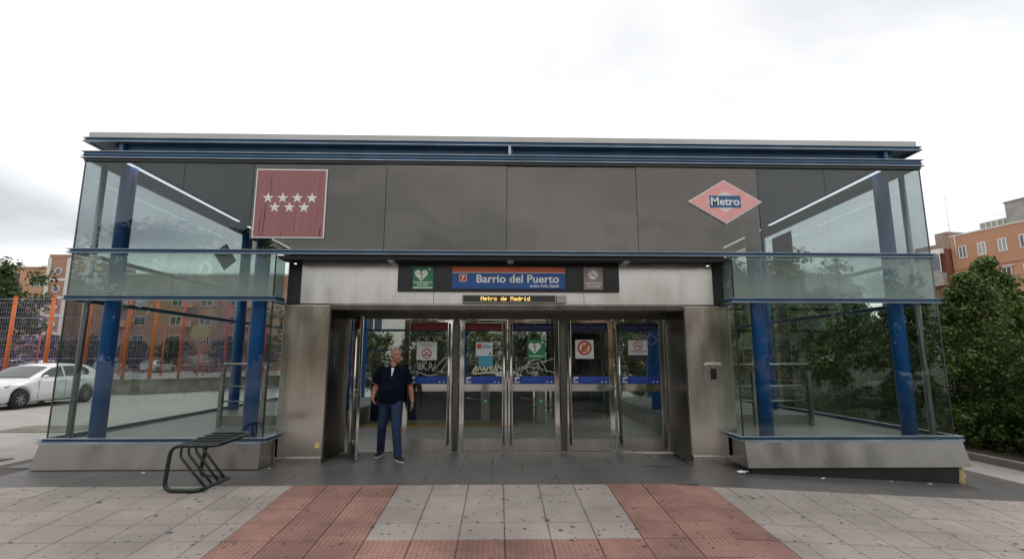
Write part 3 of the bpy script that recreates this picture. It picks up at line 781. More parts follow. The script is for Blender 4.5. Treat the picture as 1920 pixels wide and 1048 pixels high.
# doors
BANNER = {'red': ('banner_red', 'banner_text_red', 'No pasar / Do not enter'), 'blue': ('banner_blue', 'banner_text_blue', 'Entrada / Entrance')}
def door(x0, w, kind, handle, label=None, hinge=None, ang=0.0):
    """leaf of mirror steel with a mid rail; local x from 0 to w, y towards the street is negative"""
    d = empty('door'); d.parent = station
    if hinge is None: d.location = (x0 - OFF.x, 9.10 - OFF.y, 0)
    else:
        d.location = (hinge[0] - OFF.x, hinge[1] - OFF.y, 0); d.rotation_euler.z = ang
    S = 0.088
    for a in (0, w - S): bevel(MB().box(a, a + S, -0.022, 0.022, 0.014, 2.285).build('stile', 'steel_mirror', d), 0.005)
    for z0, z1, nm in ((0.014, 0.215, 'bottom_rail'), (1.03, 1.155, 'mid_rail'), (2.245, 2.2848, 'top_rail')):
        MB().box(S + 0.001, w - S - 0.001, -0.019, 0.019, z0, z1).build(nm, 'steel_mirror' if nm != 'bottom_rail' else 'steel', d)
    for z0, z1 in ((0.216, 1.029), (1.156, 2.244)):
        MB().box(S + 0.001, w - S - 0.001, -0.005, 0.005, z0, z1).build('pane', 'glass_door', d)
    hx = S * 0.62 if handle < 0 else w - S * 0.62
    mb = MB(); mb.tube([(hx, -0.07, 0.12), (hx, -0.07, 2.22)], 0.0155, 12)
    for z in (0.3, 1.1, 2.05): mb.tube([(hx, -0.02, z), (hx, -0.07, z)], 0.009, 8)
    mb.build('pull_bar', 'steel_mirror', d)
    bm_, tm, txt = BANNER[kind]
    mb = MB(); mb.box(S + 0.004, w - S - 0.004, -0.0085, -0.0055, 2.098, 2.235)
    text_mb(mb, txt, w / 2, -0.0095, 2.135, 0.1, width=w - 2 * S - 0.12, align='CENTER', mi=1)
    mb.build('banner', [bm_, tm], d)
    mb = MB(); mb.box(S + 0.004, w - S - 0.004, -0.0085, -0.0055, 1.158, 1.292)
    mb.mi = 1
    mb.add([(S + 0.03, -0.0095, 1.235), (S + 0.12, -0.0095, 1.25), (S + 0.115, -0.0095, 1.285), (S + 0.035, -0.0095, 1.27)], [(0, 1, 2, 3)])
    bar_mb(mb, S + 0.05, 1.24, S + 0.05, 1.205, -0.0095, 0.018); bar_mb(mb, S + 0.025, 1.195, S + 0.12, 1.195, -0.0095, 0.014)
    bar_mb(mb, S + 0.025, 1.175, S + 0.12, 1.175, -0.0095, 0.008)
    for q in (0.13, 0.06): disc_mb(mb, w - S - q, 1.19, -0.0095, 0.014, 10)
    mb.mi = 2
    for q in range(3): bar_mb(mb, S + 0.17, 1.255 - q * 0.024, w - S - 0.18 - 0.05 * q, 1.255 - q * 0.024, -0.0095, 0.009)
    mb.build('notice_strip', ['strip_blue', 'graffiti_white', 'strip_text'], d)
    if label: d['label'] = label
    return d
dA = door(-2.64, 0.86, 'red', 1, 'door leaf standing open towards the street', hinge=(-2.60, 9.08), ang=R(-66))
dB = door(-1.700, 0.86, 'red', 1)
dC = door(-0.710, 0.845, 'red', 1)
dD = door(0.150, 0.92, 'blue', -1)
dE = door(1.200, 0.85, 'blue', -1)
dF = door(2.085, 0.89, 'blue', -1)

# scratched and sprayed tags on the door glass (in leaf-local coordinates)
def graffiti(d, strokes, m, w, y=-0.0075):
    mb = MB()
    for s in strokes: scribble_mb(mb, spline(s, 5), y, w)
    return mb.build('graffiti', m, d)
graffiti(dB, [[(.28, 1.99), (.25, 1.90), (.34, 1.905)], [(.40, 2.0), (.38, 1.91), (.46, 1.91)], [(.39, 1.95), (.45, 1.955)], [(.39, 2.0), (.47, 2.0)],
              [(.50, 2.0), (.535, 1.91), (.57, 2.01)], [(.59, 1.91), (.62, 2.0), (.67, 1.92), (.74, 1.92)], [(.60, 1.945), (.65, 1.95)], [(.55, 2.06), (.68, 2.03)]], 'graffiti_white', .009)
graffiti(dB, [[(.24, 1.55), (.27, 1.40), (.29, 1.53), (.31, 1.40)], [(.33, 1.40), (.34, 1.56), (.40, 1.53), (.34, 1.47), (.42, 1.39)], [(.44, 1.40), (.47, 1.53), (.52, 1.38)],
              [(.45, 1.45), (.50, 1.45)], [(.53, 1.38), (.56, 1.55), (.55, 1.42), (.62, 1.50), (.74, 1.62), (.78, 1.56), (.66, 1.37), (.72, 1.36)], [(.27, 1.36), (.44, 1.30), (.60, 1.33)]], 'graffiti_white', .010)
graffiti(dB, [[(.14, 1.75 + .03 * k), (.18, 1.78 + .03 * k), (.16, 1.82 + .02 * k), (.21, 1.80 + .03 * k)] for k in range(4)], 'graffiti_white', .005)
graffiti(dC, [[(.22, 1.34), (.30, 1.48), (.28, 1.36), (.22, 1.34)], [(.32, 1.38), (.36, 1.46), (.40, 1.38), (.44, 1.47), (.45, 1.38)], [(.47, 1.37), (.52, 1.48), (.55, 1.38)],
              [(.57, 1.48), (.56, 1.38), (.63, 1.40), (.64, 1.49)], [(.66, 1.38), (.69, 1.48), (.74, 1.42)], [(.24, 1.33), (.50, 1.35), (.73, 1.34)]], 'graffiti_cream', .022)
graffiti(dC, [[(.11, 1.97), (.17, 2.02), (.14, 1.93), (.20, 1.98), (.24, 1.90)], [(.12, 1.62), (.15, 1.70), (.19, 1.61), (.22, 1.70)], [(.25, 1.64), (.29, 1.68), (.31, 1.62), (.25, 1.63)],
              [(.60, 1.62), (.66, 1.70), (.72, 1.60), (.66, 1.64), (.74, 1.72)]], 'graffiti_white', .008)
graffiti(dC, [[(.64, 1.86), (.69, 1.84), (.64, 1.82), (.70, 1.79), (.64, 1.77), (.70, 1.74), (.65, 1.71)]], 'graffiti_black', .010)
graffiti(dD, [[(.14, 1.36), (.34, 1.47), (.60, 1.54), (.82, 1.60)], [(.18, 1.44), (.50, 1.44), (.83, 1.35)], [(.30, 1.40), (.40, 1.60), (.50, 1.55), (.55, 1.42), (.46, 1.33), (.34, 1.38), (.38, 1.52), (.58, 1.58), (.70, 1.36)],
              [(.22, 1.35), (.45, 1.58), (.62, 1.36)], [(.15, 1.40), (.40, 1.52)]], 'graffiti_white', .008)
graffiti(dD, [[(.16, 2.0), (.22, 2.04), (.20, 1.96), (.28, 2.04), (.27, 1.95), (.34, 2.03), (.40, 1.97), (.36, 1.95)], [(.55, 2.05), (.66, 1.98), (.70, 2.03), (.60, 1.95), (.72, 1.93)]], 'graffiti_white', .010)
graffiti(dF, [[(.32, 1.99), (.37, 2.04), (.39, 1.97), (.32, 1.98)], [(.43, 2.03), (.43, 1.96), (.49, 1.98), (.49, 2.04)], [(.53, 1.97), (.55, 2.03), (.60, 1.98), (.62, 2.04), (.70, 2.03)], [(.57, 1.92), (.66, 2.02), (.76, 1.93), (.66, 1.85), (.57, 1.93)]], 'graffiti_white', .007)

# lamps along the ceiling
def ceiling_lamp(x, y0, y1, label):
    t = empty('ceiling_lamp', (x, y0, 4.78)); tag(t, label, 'lamp', 'tube lamps under the station ceiling')
    L = y1 - y0
    MB().box(-0.05, 0.05, 0, L, -0.035, -0.001).build('housing', 'soffit_dark', t)
    MB().box(-0.032, 0.032, 0.02, L - 0.02, -0.046, -0.0352).build('tube', 'tube_light', t)
ceiling_lamp(-6.08, 7.95, 11.5, 'long white ceiling lamp above the bay with the star sign')
ceiling_lamp(-6.08, 11.9, 15.4, 'rear white ceiling lamp in line behind the star sign')
ceiling_lamp(6.42, 7.95, 11.5, 'long white ceiling lamp above the bay beside the green shrubs')
ceiling_lamp(6.42, 11.9, 15.4, 'rear white ceiling lamp in line behind the diamond sign')
for x, lb in ((-3.30, 'small white spotlight under the soffit beside the bay with the bicycle rack'), (3.42, 'small white spotlight under the soffit on the intercom side')):
    t = empty('spotlight', (x, 8.05, 3.15)); tag(t, lb, 'lamp', 'soffit spotlights')
    mb = MB(); mb.tube([(0, 0, -0.001), (0, 0, -0.04)], [0.035, 0.028], 14); mb.build('housing', 'soffit_dark', t)
    mb = MB(); mb.tube([(0, 0, -0.0405), (0, 0, -0.046)], 0.02, 12); mb.build('bulb', 'tube_light', t)

# ------------------------------------------------------------------ signs
def plate(t, name, m, x0, x1, z0, z1, y0=0.0, th=0.012, bev=0.0):
    o = MB().box(x0, x1, y0 - th, y0, z0, z1).build(name, m, t)
    if bev: bevel(o, bev)
    return o
# black board over the doors
t = empty('sign_board', (0.15, 8.195, 2.682)); tag(t, 'long black backing board fixed over the station doors', 'board')
plate(t, 'panel', 'black_board', -1.82, 1.82, 0, 0.468, 0, 0.05, 0.006)
YS = 8.195 - 0.052
# station name
t = empty('station_name_sign', (0.147, YS, 2.724)); tag(t, 'blue station name sign with red top stripe reading Barrio del Puerto', 'sign')
plate(t, 'blue_field', 'sign_blue', -0.927, 0.927, 0, 0.262, 0, 0.014); plate(t, 'red_stripe', 'sign_red', -0.927, 0.927, 0.272, 0.359, 0, 0.014)
plate(t, 'white_line', 'sign_white', -0.927, 0.927, 0.2625, 0.2715, 0, 0.013)
mb = MB(); text_mb(mb, 'Barrio del Puerto', 0.147 - 0.676, -0.016, 0.105, 0.185, width=1.352, bold=0.0035); mb.build('station_lettering', 'sign_white', t)
mb = MB(); text_mb(mb, 'acceso Avda. España', 0.822, -0.016, 0.033, 0.062, width=0.475, bold=0.0012, align='RIGHT'); mb.build('access_lettering', 'sign_white', t)
mb = MB(); mb.box(-0.812, -0.692, -0.0165, -0.0145, 0.118, 0.238); mb.mi = 1; mb.box(-0.804, -0.700, -0.0185, -0.0167, 0.126, 0.230)
text_mb(mb, '7', -0.752, -0.0195, 0.145, 0.1, align='CENTER', bold=0.003, mi=0); mb.build('line_number', ['sign_white', 'square_red'], t)
mb = MB(); scribble_mb(mb, spline([(0.04, 0.085), (0.07, 0.11), (0.09, 0.075), (0.05, 0.07), (0.08, 0.055), (0.10, 0.07), (0.09, 0.10)], 4), -0.0172, 0.006); mb.build('graffiti', 'ink_grey', t)

def heart_aed(mb, cx, cz, s, y, mw, mg):
    pts = []
    for k in range(40):
        a = 2 * math.pi * k / 40
        pts.append((cx + s * 16 * math.sin(a) ** 3 / 17, cz + s * (13 * math.cos(a) - 5 * math.cos(2 * a) - 2 * math.cos(3 * a) - math.cos(4 * a)) / 17))
    mb.mi = mw; poly_mb(mb, pts, y)
    mb.mi = mg
    bolt = [(-.05, .62), (.22, .55), (.02, .18), (.30, .22), (.0, -.45), (.14, -.42), (-.08, -.75), (-.2, -.35), (-.08, -.40), (.05, .02), (-.25, -.02)]
    for a, b in zip(bolt[:-1], bolt[1:]): pass
    bar_mb(mb, cx + .02 * s, cz + .68 * s, cx - .16 * s, cz + .08 * s, y - .0008, .13 * s)
    bar_mb(mb, cx - .2 * s, cz + .06 * s, cx + .22 * s, cz + .14 * s, y - .0009, .11 * s)
    bar_mb(mb, cx + .2 * s, cz + .16 * s, cx + .02 * s, cz - .5 * s, y - .001, .11 * s)
    poly_mb(mb, [(cx - .12 * s, cz - .42 * s), (cx + .2 * s, cz - .36 * s), (cx - .02 * s, cz - .74 * s)], y - .0011)
    mb.mi = mw
    bar_mb(mb, cx + .95 * s, cz + .78 * s, cx + 1.35 * s, cz + .78 * s, y, .12 * s); bar_mb(mb, cx + 1.15 * s, cz + .58 * s, cx + 1.15 * s, cz + .98 * s, y - .0003, .12 * s)
t = empty('defibrillator_sign', (-1.255, YS, 2.717)); tag(t, 'green defibrillator sign with white heart on the black board over the doors', 'sign')
plate(t, 'panel', 'aed_green', -0.167, 0.167, 0, 0.363)
mb = MB(); heart_aed(mb, -0.03, 0.235, 0.115, -0.0135, 0, 1); mb.build('heart_symbol', ['sign_white', 'aed_green'], t)
mb = MB(); text_mb(mb, 'Estación dotada de', 0, -0.0135, 0.098, 0.045, width=0.3, align='CENTER', bold=.001); text_mb(mb, 'desfibrilador', 0, -0.0135, 0.055, 0.045, width=0.19, align='CENTER', bold=.001)
mb.box(-0.16, 0.16, -0.0135, -0.012, 0.012, 0.03); mb.build('lettering', 'sign_white', t)

def cigarette(mb, cx, cz, r, y, mr, mk):
    mb.mi = mk; bar_mb(mb, cx - .6 * r, cz - .12 * r, cx + .45 * r, cz - .12 * r, y, .17 * r); bar_mb(mb, cx + .5 * r, cz - .12 * r, cx + .62 * r, cz - .12 * r, y, .17 * r)
    scribble_mb(mb, spline([(cx + .55 * r, cz + .05 * r), (cx + .5 * r, cz + .3 * r), (cx + .1 * r, cz + .35 * r), (cx - .1 * r, cz + .55 * r)], 4), y, .08 * r)
    mb.mi = mr; ring_mb(mb, cx, cz, y - .0006, r * .8, r); bar_mb(mb, cx - .58 * r, cz + .58 * r, cx + .58 * r, cz - .58 * r, y - .0007, .16 * r)
t = empty('no_smoking_sign', (1.538, YS, 2.717)); tag(t, 'faded grey no smoking sign on the black board over the doors', 'sign')
plate(t, 'panel', 'nosmoke_grey', -0.158, 0.158, 0, 0.372)
mb = MB(); mb.mi = 0; disc_mb(mb, 0, 0.245, -0.0128, 0.092); mb.mi = 1; cigarette(mb, 0, 0.245, 0.088, -0.0134, 1, 1); mb.build('cigarette_symbol', ['sign_white', 'nosmoke_grey'], t)
mb = MB(); text_mb(mb, 'Prohibido fumar', 0, -0.0135, 0.095, 0.045, width=0.27, align='CENTER', bold=.001); text_mb(mb, 'No smoking', 0, -0.0135, 0.045, 0.045, width=0.2, align='CENTER', bold=.001)
mb.build('lettering', 'sign_white', t)

# LED display
t = empty('led_display', (0.157, 8.198, 2.492)); tag(t, 'narrow LED display over the doors reading Metro de Madrid in amber', 'display')
o = MB().box(-0.765, 0.765, -0.085, 0, 0, 0.132).build('case', 'led_case', t); bevel(o, 0.004)
MB().box(-0.75, 0.745, -0.088, -0.0855, 0.016, 0.118).build('screen', 'led_panel', t)
MB().box(0.775, 0.925, -0.085, 0, 0.004, 0.124).build('control_box', 'led_case', t)
F57 = {'M': '10001 11011 10101 10001 10001 10001 10001', 'e': '00000 00000 01110 10001 11111 10000 01110', 't': '01000 01000 11110 01000 01000 01001 00110',
       'r': '00000 00000 10110 11001 10000 10000 10000', 'o': '00000 00000 01110 10001 10001 10001 01110', 'd': '00001 00001 01101 10011 10001 10001 01111',
       'a': '00000 00000 01110 00001 01111 10001 01111', 'i': '00100 00000 01100 00100 00100 00100 01110', ' ': '00000 ' * 7}
mb = MB(); px = 0.0088; x = -0.46
for ch in 'Metro de Madrid':
    rows = F57[ch].split()
    for j, rw in enumerate(rows):
        for i, b in enumerate(rw):
            if b == '1':
                cx, cz = x + i * px, 0.098 - j * px * 1.05
                mb.add([(cx - .0040, -0.0892, cz - .0042), (cx + .0040, -0.0892, cz - .0042), (cx + .0040, -0.0892, cz + .0042), (cx - .0040, -0.0892, cz + .0042)], [(0, 1, 2, 3)])
    x += px * 6.1
o = mb.build('lettering', 'led_amber', t)

# seven star sign and diamond sign on the glass
YG = YF - 0.004
t = empty('star_sign', (-3.36, YG, 3.477)); tag(t, 'square maroon sign with seven white stars and peeling cracks on the upper glass', 'sign')
plate(t, 'border', 'sign_white', -0.565, 0.565, 0, 1.14, 0, 0.02); plate(t, 'panel', 'maroon', -0.545, 0.545, 0.02, 1.12, -0.0205, 0.004)
sy_ = -0.0262
for row, n_, zc in ((0, 4, 0.655), (1, 3, 0.50)):
    for k in range(n_):
        cx = (k - (n_ - 1) / 2) * 0.232 - 0.005; mb = MB(); c0 = (cx, sy_ - 0.003, zc); pts = []
        for q in range(10):
            r_ = 0.094 if q % 2 == 0 else 0.037; a = math.pi / 2 + q * math.pi / 5; pts.append((cx + r_ * math.cos(a), sy_, zc + r_ * math.sin(a)))
        mb.add([c0] + pts, [(0, q + 1, (q + 1) % 10 + 1) for q in range(10)]); mb.build('star', 'sign_white', t)
rr = random.Random(11); mb = MB()
for cx, z0, z1, w in ((-.40, .02, .62, .016), (-.455, .02, .50, .011), (-.33, .70, 1.08, .010), (.49, .02, .22, .018), (.44, .20, .72, .005), (.08, .05, .45, .006), (-.12, .03, .14, .010), (.34, .05, .3, .005), (.36, .85, 1.1, .005),
                       (-.46, .85, 1.1, .004), (.2, .6, .9, .003), (.44, .75, 1.0, .004), (-.2, .7, 1.05, .003), (.28, .72, 1.1, .004)):
    k = 7; L = []; Rr = []
    for q in range(k + 1):
        f = q / k; ww = w * math.sin(math.pi * min(1, 0.12 + f * 0.86)) * rr.uniform(0.6, 1.1) / 2; xx = cx + rr.uniform(-.004, .004) + .02 * f; zz = z0 + (z1 - z0) * f
        L.append((xx - ww, sy_ + 0.0005, zz)); Rr.append((xx + ww, sy_ + 0.0005, zz))
    mb.add(L + Rr, [(q, q + 1, k + 2 + q, k + 1 + q) for q in range(k)])
mb.build('crack', 'crack', t)
t = empty('diamond_sign', (3.677, YG, 4.133)); tag(t, 'pink diamond sign with blue bar reading Metro on the upper glass', 'sign')
def rhomb(nm, m, w, h, y, th): MB().prism([(-w, 0), (0, -h), (w, 0), (0, h)], y - th, y).build(nm, m, t)
rhomb('border', 'sign_white', 0.612, 0.370, 0, 0.018); rhomb('field', 'pink', 0.585, 0.352, -0.0182, 0.004); rhomb('inner_field', 'pale_pink', 0.30, 0.18, -0.0224, 0.002)
plate(t, 'blue_bar', 'metro_blue', -0.256, 0.256, -0.1, 0.1, -0.0246, 0.003)
mb = MB(); text_mb(mb, 'Metro', 0, -0.0285, -0.058, 0.185, width=0.47, align='CENTER', bold=0.004); mb.build('lettering', 'sign_white', t)
# the backs of the two signs on the side walls
t = empty('side_diamond_sign', (XL + 0.016, 12.1, 4.02)); tag(t, 'dark back of a diamond sign on the side glass', 'sign')
mb = MB(); mb.add([(0, -.5, 0), (0, 0, -.32), (0, .5, 0), (0, 0, .32), (.02, -.5, 0), (.02, 0, -.32), (.02, .5, 0), (.02, 0, .32)],
                  [(0, 1, 2, 3), (7, 6, 5, 4), (0, 4, 5, 1), (1, 5, 6, 2), (2, 6, 7, 3), (3, 7, 4, 0)]); mb.build('panel', 'ink_black', t)
t = empty('side_square_sign', (XR - 0.036, 12.0, 3.9)); tag(t, 'dark red back of a square sign on the side glass', 'sign')
MB().box(0, .02, -.42, .42, 0, .74).build('panel', 'right_brick', t)

# door posters
def poster(x, y, z, w, h, label, cat='poster'):
    t = empty('poster', (x, y, z)); tag(t, label, cat, 'posters stuck on the entrance doors'); return t
PY = 9.10 - 0.0062
t = poster(-1.30, PY, 1.573, .36, .32, 'white poster with a red prohibition ring below tags reading No pasar')
plate(t, 'sheet', 'poster_white', -.18, .18, 0, .32, 0, .0015)
mb = MB(); mb.mi = 0
for k in range(3): bar_mb(mb, -.15 + .03 * k, .29 - k * .025, .15 - .03 * k, .29 - k * .025, -.0022, .008)
mb.mi = 1; ring_mb(mb, 0, .115, -.0024, .07, .09); bar_mb(mb, -.06, .175, .06, .055, -.0025, .014)
mb.mi = 2; bar_mb(mb, -.05, .09, .05, .09, -.0022, .016); bar_mb(mb, -.03, .09, .045, .165, -.0022, .012); disc_mb(mb, -.045, .085, -.00225, .014, 12); disc_mb(mb, .05, .085, -.00225, .014, 12); disc_mb(mb, .12, .025, -.0022, .01, 10)
mb.build('print', ['ink_grey', 'prohib_red', 'ink_black'], t)
t = poster(-0.275, PY, 1.46, .29, .44, 'white and blue notice with a pink square on a red bannered door')
plate(t, 'sheet', 'poster_white', -.15, .15, .19, .43, 0, .0015); plate(t, 'lower_sheet', 'poster_cyan', -.10, .15, 0, .189, 0, .0015)
mb = MB(); mb.add([(-.135, -.0022, .31), (-.045, -.0022, .31), (-.045, -.0022, .40), (-.135, -.0022, .40)], [(0, 1, 2, 3)]); mb.mi = 1
bar_mb(mb, -.03, .385, .07, .385, -.0022, .012); bar_mb(mb, -.03, .345, .13, .345, -.0022, .03); mb.mi = 2; bar_mb(mb, .085, .225, .125, .225, -.0022, .04); mb.build('print', ['poster_pink', 'poster_cyan', 'ink_grey'], t)
t = poster(.66, PY, 1.60, .32, .34, 'green defibrillator poster with white heart on a glass door')
plate(t, 'sheet', 'aed_green', -.16, .16, 0, .335, 0, .0015)
mb = MB(); heart_aed(mb, -.03, .195, .12, -.0022, 0, 1); mb.mi = 0; bar_mb(mb, -.13, .045, .13, .045, -.0022, .014); mb.build('print', ['sign_white', 'aed_green'], t)
t = poster(1.53, PY, 1.60, .32, .34, 'white poster with red barred ring over an orange figure on a door')
plate(t, 'sheet', 'poster_white', -.165, .165, 0, .335, 0, .0015)
mb = MB(); poly_mb(mb, [(-.05, .12), (.05, .11), (.06, .2), (.03, .27), (0, .24), (-.04, .26), (-.06, .18)], -.0022); mb.mi = 1; ring_mb(mb, 0, .19, -.0026, .095, .13); bar_mb(mb, -.09, .10, .09, .28, -.0027, .03)
mb.mi = 2; bar_mb(mb, -.14, .03, .14, .03, -.0022, .006); mb.build('print', ['poster_orange', 'prohib_red', 'ink_grey'], t)
t = poster(2.50, PY, 1.60, .34, .33, 'white no smoking poster with black lower edge on the door by the jamb')
plate(t, 'sheet', 'poster_white', -.175, .175, .065, .33, 0, .0015); plate(t, 'lower_edge', 'ink_black', -.165, .165, 0, .0645, 0, .0015)
mb = MB(); cigarette(mb, 0, .235, .085, -.0022, 0, 1); mb.mi = 1
text_mb(mb, 'PROHIBIDO FUMAR', 0, -.0024, .12, .04, width=.3, align='CENTER', bold=.001, mi=1); bar_mb(mb, -.09, .095, .09, .095, -.0022, .008); mb.build('print', ['prohib_red', 'ink_black'], t)

# intercom plate on the pillar, sticker
t = empty('intercom', (3.468, 8.198, 1.19)); tag(t, 'square steel intercom plate with a dark window and small hood on the pillar', 'intercom')
o = MB().box(-.14, .14, -.022, 0, 0, .30).build('plate', 'rail_steel', t); bevel(o, .004)
MB().box(-.055, .045, -.026, -.0225, .08, .25).build('window', 'black_board', t)
mb = MB(); mb.add([(-.15, 0, .303), (.15, 0, .303), (.13, -.075, .303), (-.13, -.075, .303), (-.13, 0, .35), (.13, 0, .35), (.11, -.05, .335), (-.11, -.05, .335)],
                  [(0, 1, 2, 3), (7, 6, 5, 4), (0, 4, 5, 1), (1, 5, 6, 2), (2, 6, 7, 3), (3, 7, 4, 0)]); mb.build('hood', 'rail_steel', t)
for x, z in ((-.12, .02), (.12, .02), (-.12, .28), (.12, .28)):
    mb = MB(); mb.tube([(x, -.0222, z), (x, -.027, z)], .009, 8); mb.build('screw', 'fin_edge', t)
t = MB().box(-.035, .035, -.002, 0, -.04, .04).build('sticker', 'sticker_yellow', None, (-2.835, 8.1975, 0.265)); tag(t, 'small yellow paper sticker low on the steel pillar', 'sticker')

# ------------------------------------------------------------------ inside the hall
def railing(x0, x1, y, z0, label, face):
    t = empty('railing', (x0, y, z0)); tag(t, label, 'railing', 'steel railings inside the bays'); L = x1 - x0
    for k, z in enumerate((1.12, 0.72, 0.45)):
        mb = MB(); mb.tube([(0, 0, z), (L, 0, z)], 0.024 if k == 0 else 0.014, 10); mb.build('rail', 'rail_steel', t)
    for x in ((0.0, L * 0.52, L) if face > 0 else (0, L * 0.48, L)):
        MB().box(x - .03, x + .03, -.045, .045, 0, 1.0 if x not in (0,) else 1.1).build('post', 'rail_steel', t)
    MB().box(.04, L - .04, -.008, .008, .02, .2).build('kick_plate', 'steel_skirt', t)
railing(-5.07, -3.6, 9.5, 0.375, 'steel railing on the bay platform nearest the parked white car', 1)
railing(3.8, 5.82, 9.5, 0.375, 'steel railing on the bay platform nearest the green shrubs', -1)
t = empty('tactile_strip', (-3.44, 12.4, 0.001)); tag(t, 'yellow tactile strip across the hall floor behind the doors', 'floor strip')
MB().box(0, 3.9, 0, 0.75, 0.0005, 0.006).build('strip', 'yellow_tactile', t)
t = empty('stair_parapet', (-3.4, 13.7, 0)); tag(t, 'dark parapet of the stairwell inside the hall', 'parapet')
MB().box(0, 4.3, 0, 0.12, 0.001, 0.95).build('panel', 'parapet_dark', t); MB().box(0, 4.3, -.02, .14, .951, .99).build('coping', 'rail_steel', t)
MB().box(4.18, 4.3, .121, 2.8, 0.001, 0.95).build('panel', 'parapet_dark', t)
for x, y, lb in ((-0.35, 13.0, 'grey ticket gate standing behind the door with the blue notice'), (1.05, 13.0, 'grey ticket gate standing behind the green poster door')):
    t = empty('ticket_gate', (x, y, 0.001)); tag(t, lb, 'ticket gate', 'ticket gates in the hall')
    o = MB().box(-.11, .11, -.05, .62, 0, .82).build('body', 'gate_grey', t); bevel(o, .03, 3)
    mb = MB(); mb.tube([(-.112, -.05, .9), (-.112, .62, .98)], .1, 14); mb.v = [(a + .112, b, c) for a, b, c in mb.v]; mb.build('top', 'gate_grey', t)
    mb = MB(); disc_mb(mb, 0, .55, -.053, .03, 14); mb.build('signal', 'green_lamp', t)
    mb = MB(); mb.tube([(-.12, .3, .55), (-.5, .3, .6)], .018, 8); mb.build('arm', 'rail_steel', t)
t = empty('lift_shaft', (2.25, 14.2, 0)); tag(t, 'dark glazed lift shaft standing inside the hall', 'lift shaft')
for x, y in ((-.75, 0), (.75, 0), (-.75, 1.5), (.75, 1.5)): MB().box(x - .05, x + .05, y - .05, y + .05, 0.001, 4.6).build('post', 'steel_dark', t)
for z in (0.05, 2.3, 3.2): MB().box(-.70, .70, -.04, .04, z, z + .1).build('rail', 'steel_dark', t)
MB().box(-.699, .699, -.012, .012, .152, 2.298).build('pane', 'glass_lift', t); MB().box(-.699, .699, -.012, .012, 2.402, 3.198).build('pane', 'glass_lift', t)
for x in (-.75, .75): MB().box(x - .012, x + .012, .052, 1.448, .05, 3.2).build('pane', 'glass_lift', t)
MB().box(-.69, .69, .3, 1.4, .05, 2.6).build('cabin', 'parapet_dark', t)

# ------------------------------------------------------------------ bicycle rack
t = empty('bicycle_rack', (-4.05, 6.55, gz(-4, 6.6))); tag(t, 'dark green tubular bicycle rack standing askew in front of the steel skirt', 'bicycle rack')
t.rotation_euler.z = R(-4)
DV = Vector((-0.09, 0.80, 0.0)); DT = Vector((-0.04, 0.78, 0.04))     # near to far side (foot and top)
def arc_path(pts, r=0.09, k=6):
    """polyline with rounded corners"""
    P = [Vector(p) for p in pts]; out = [P[0]]
    for i in range(1, len(P) - 1):
        a = (P[i - 1] - P[i]); b = (P[i + 1] - P[i]); d = min(r, a.length * .45, b.length * .45)
        p0, p2 = P[i] + a.normalized() * d, P[i] + b.normalized() * d
        for j in range(k + 1):
            q = j / k; out.append(p0 * (1 - q) ** 2 + P[i] * 2 * q * (1 - q) + p2 * q * q)
    out.append(P[-1]); return out
ZT, UT, UB, RT = 0.545, 0.58, 0.40, 0.025
near = [Vector((UT, 0, ZT + .01)), Vector((0.0, 0, ZT)), Vector((-0.045, 0, 0.022)), Vector((UB, 0, 0.022))]
def far(p): return p + (DV if p.z < .2 else DT)
loop = [near[0], near[1], near[2], near[3], far(near[3]) + Vector((.04, -.05, 0)), far(near[2]), far(near[1]), far(near[0]) + Vector((.03, 0, 0))]
path = arc_path(loop + [loop[0]], .13, 7)
# closed frame: start in the middle of the top cross tube
mid_ = (loop[0] + loop[-1]) / 2
path = arc_path([mid_] + loop + [mid_], .12, 7)
mb = MB(); mb.tube(path, RT, 12, caps=False); mb.build('frame', 'rack_green', t)
for k in range(4):
    f = 0.2 + 0.2 * k
    a = near[0] + (loop[-1] - near[0]) * f; b = near[1] + DT * f + Vector((.03, 0, 0)); c = b + Vector((0.0, 0, -.17 + .0 * k)); e_ = near[3] + (loop[4] - near[3]) * f
    mb = MB(); mb.tube(arc_path([a, b, c, e_], .04, 4), 0.0155, 10); mb.build('bar', 'rack_green', t)

# ------------------------------------------------------------------ people
def remeshed(name, mb, m, parent, voxel, smooth=6):
    me = mb.mesh(name, m); o = bpy.data.objects.new(name, me); col.objects.link(o)
    md = o.modifiers.new('r', 'REMESH'); md.mode = 'VOXEL'; md.voxel_size = voxel; md.use_smooth_shade = True
    ms = o.modifiers.new('s', 'SMOOTH'); ms.iterations = smooth; ms.factor = 0.5
    dg = bpy.context.evaluated_depsgraph_get(); dg.update()
    m2 = bpy.data.meshes.new_from_object(o.evaluated_get(dg)); m2.name = name
    m2.materials.clear(); m2.materials.append(M[m])
    bpy.data.objects.remove(o); bpy.data.meshes.remove(me)
    return link(name, m2, parent)

def ell(mb, c, r, n=14, k=9, rot=None):
    """closed ellipsoid"""
    pts = []; rad = []
    vs_ = []; c = Vector(c)
    for i in range(1, k):
        a = math.pi * i / k
        for j in range(n):
            b = 2 * math.pi * j / n
            p = Vector((r[0] * math.sin(a) * math.cos(b), r[1] * math.sin(a) * math.sin(b), r[2] * math.cos(a)))
            vs_.append(c + (rot @ p if rot else p))
    top = Vector((0, 0, r[2])); vs_ += [c + (rot @ top if rot else top), c - (rot @ top if rot else top)]
    f = [(i * n + j, i * n + (j + 1) % n, (i + 1) * n + (j + 1) % n, (i + 1) * n + j) for i in range(k - 2) for j in range(n)]
    tp, bt = (k - 1) * n, (k - 1) * n + 1
    f += [(tp, (j + 1) % n, j) for j in range(n)] + [(bt, (k - 2) * n + j, (k - 2) * n + (j + 1) % n) for j in range(n)]
    s = mb.smooth; mb.smooth = True; mb.add(vs_, f); mb.smooth = s

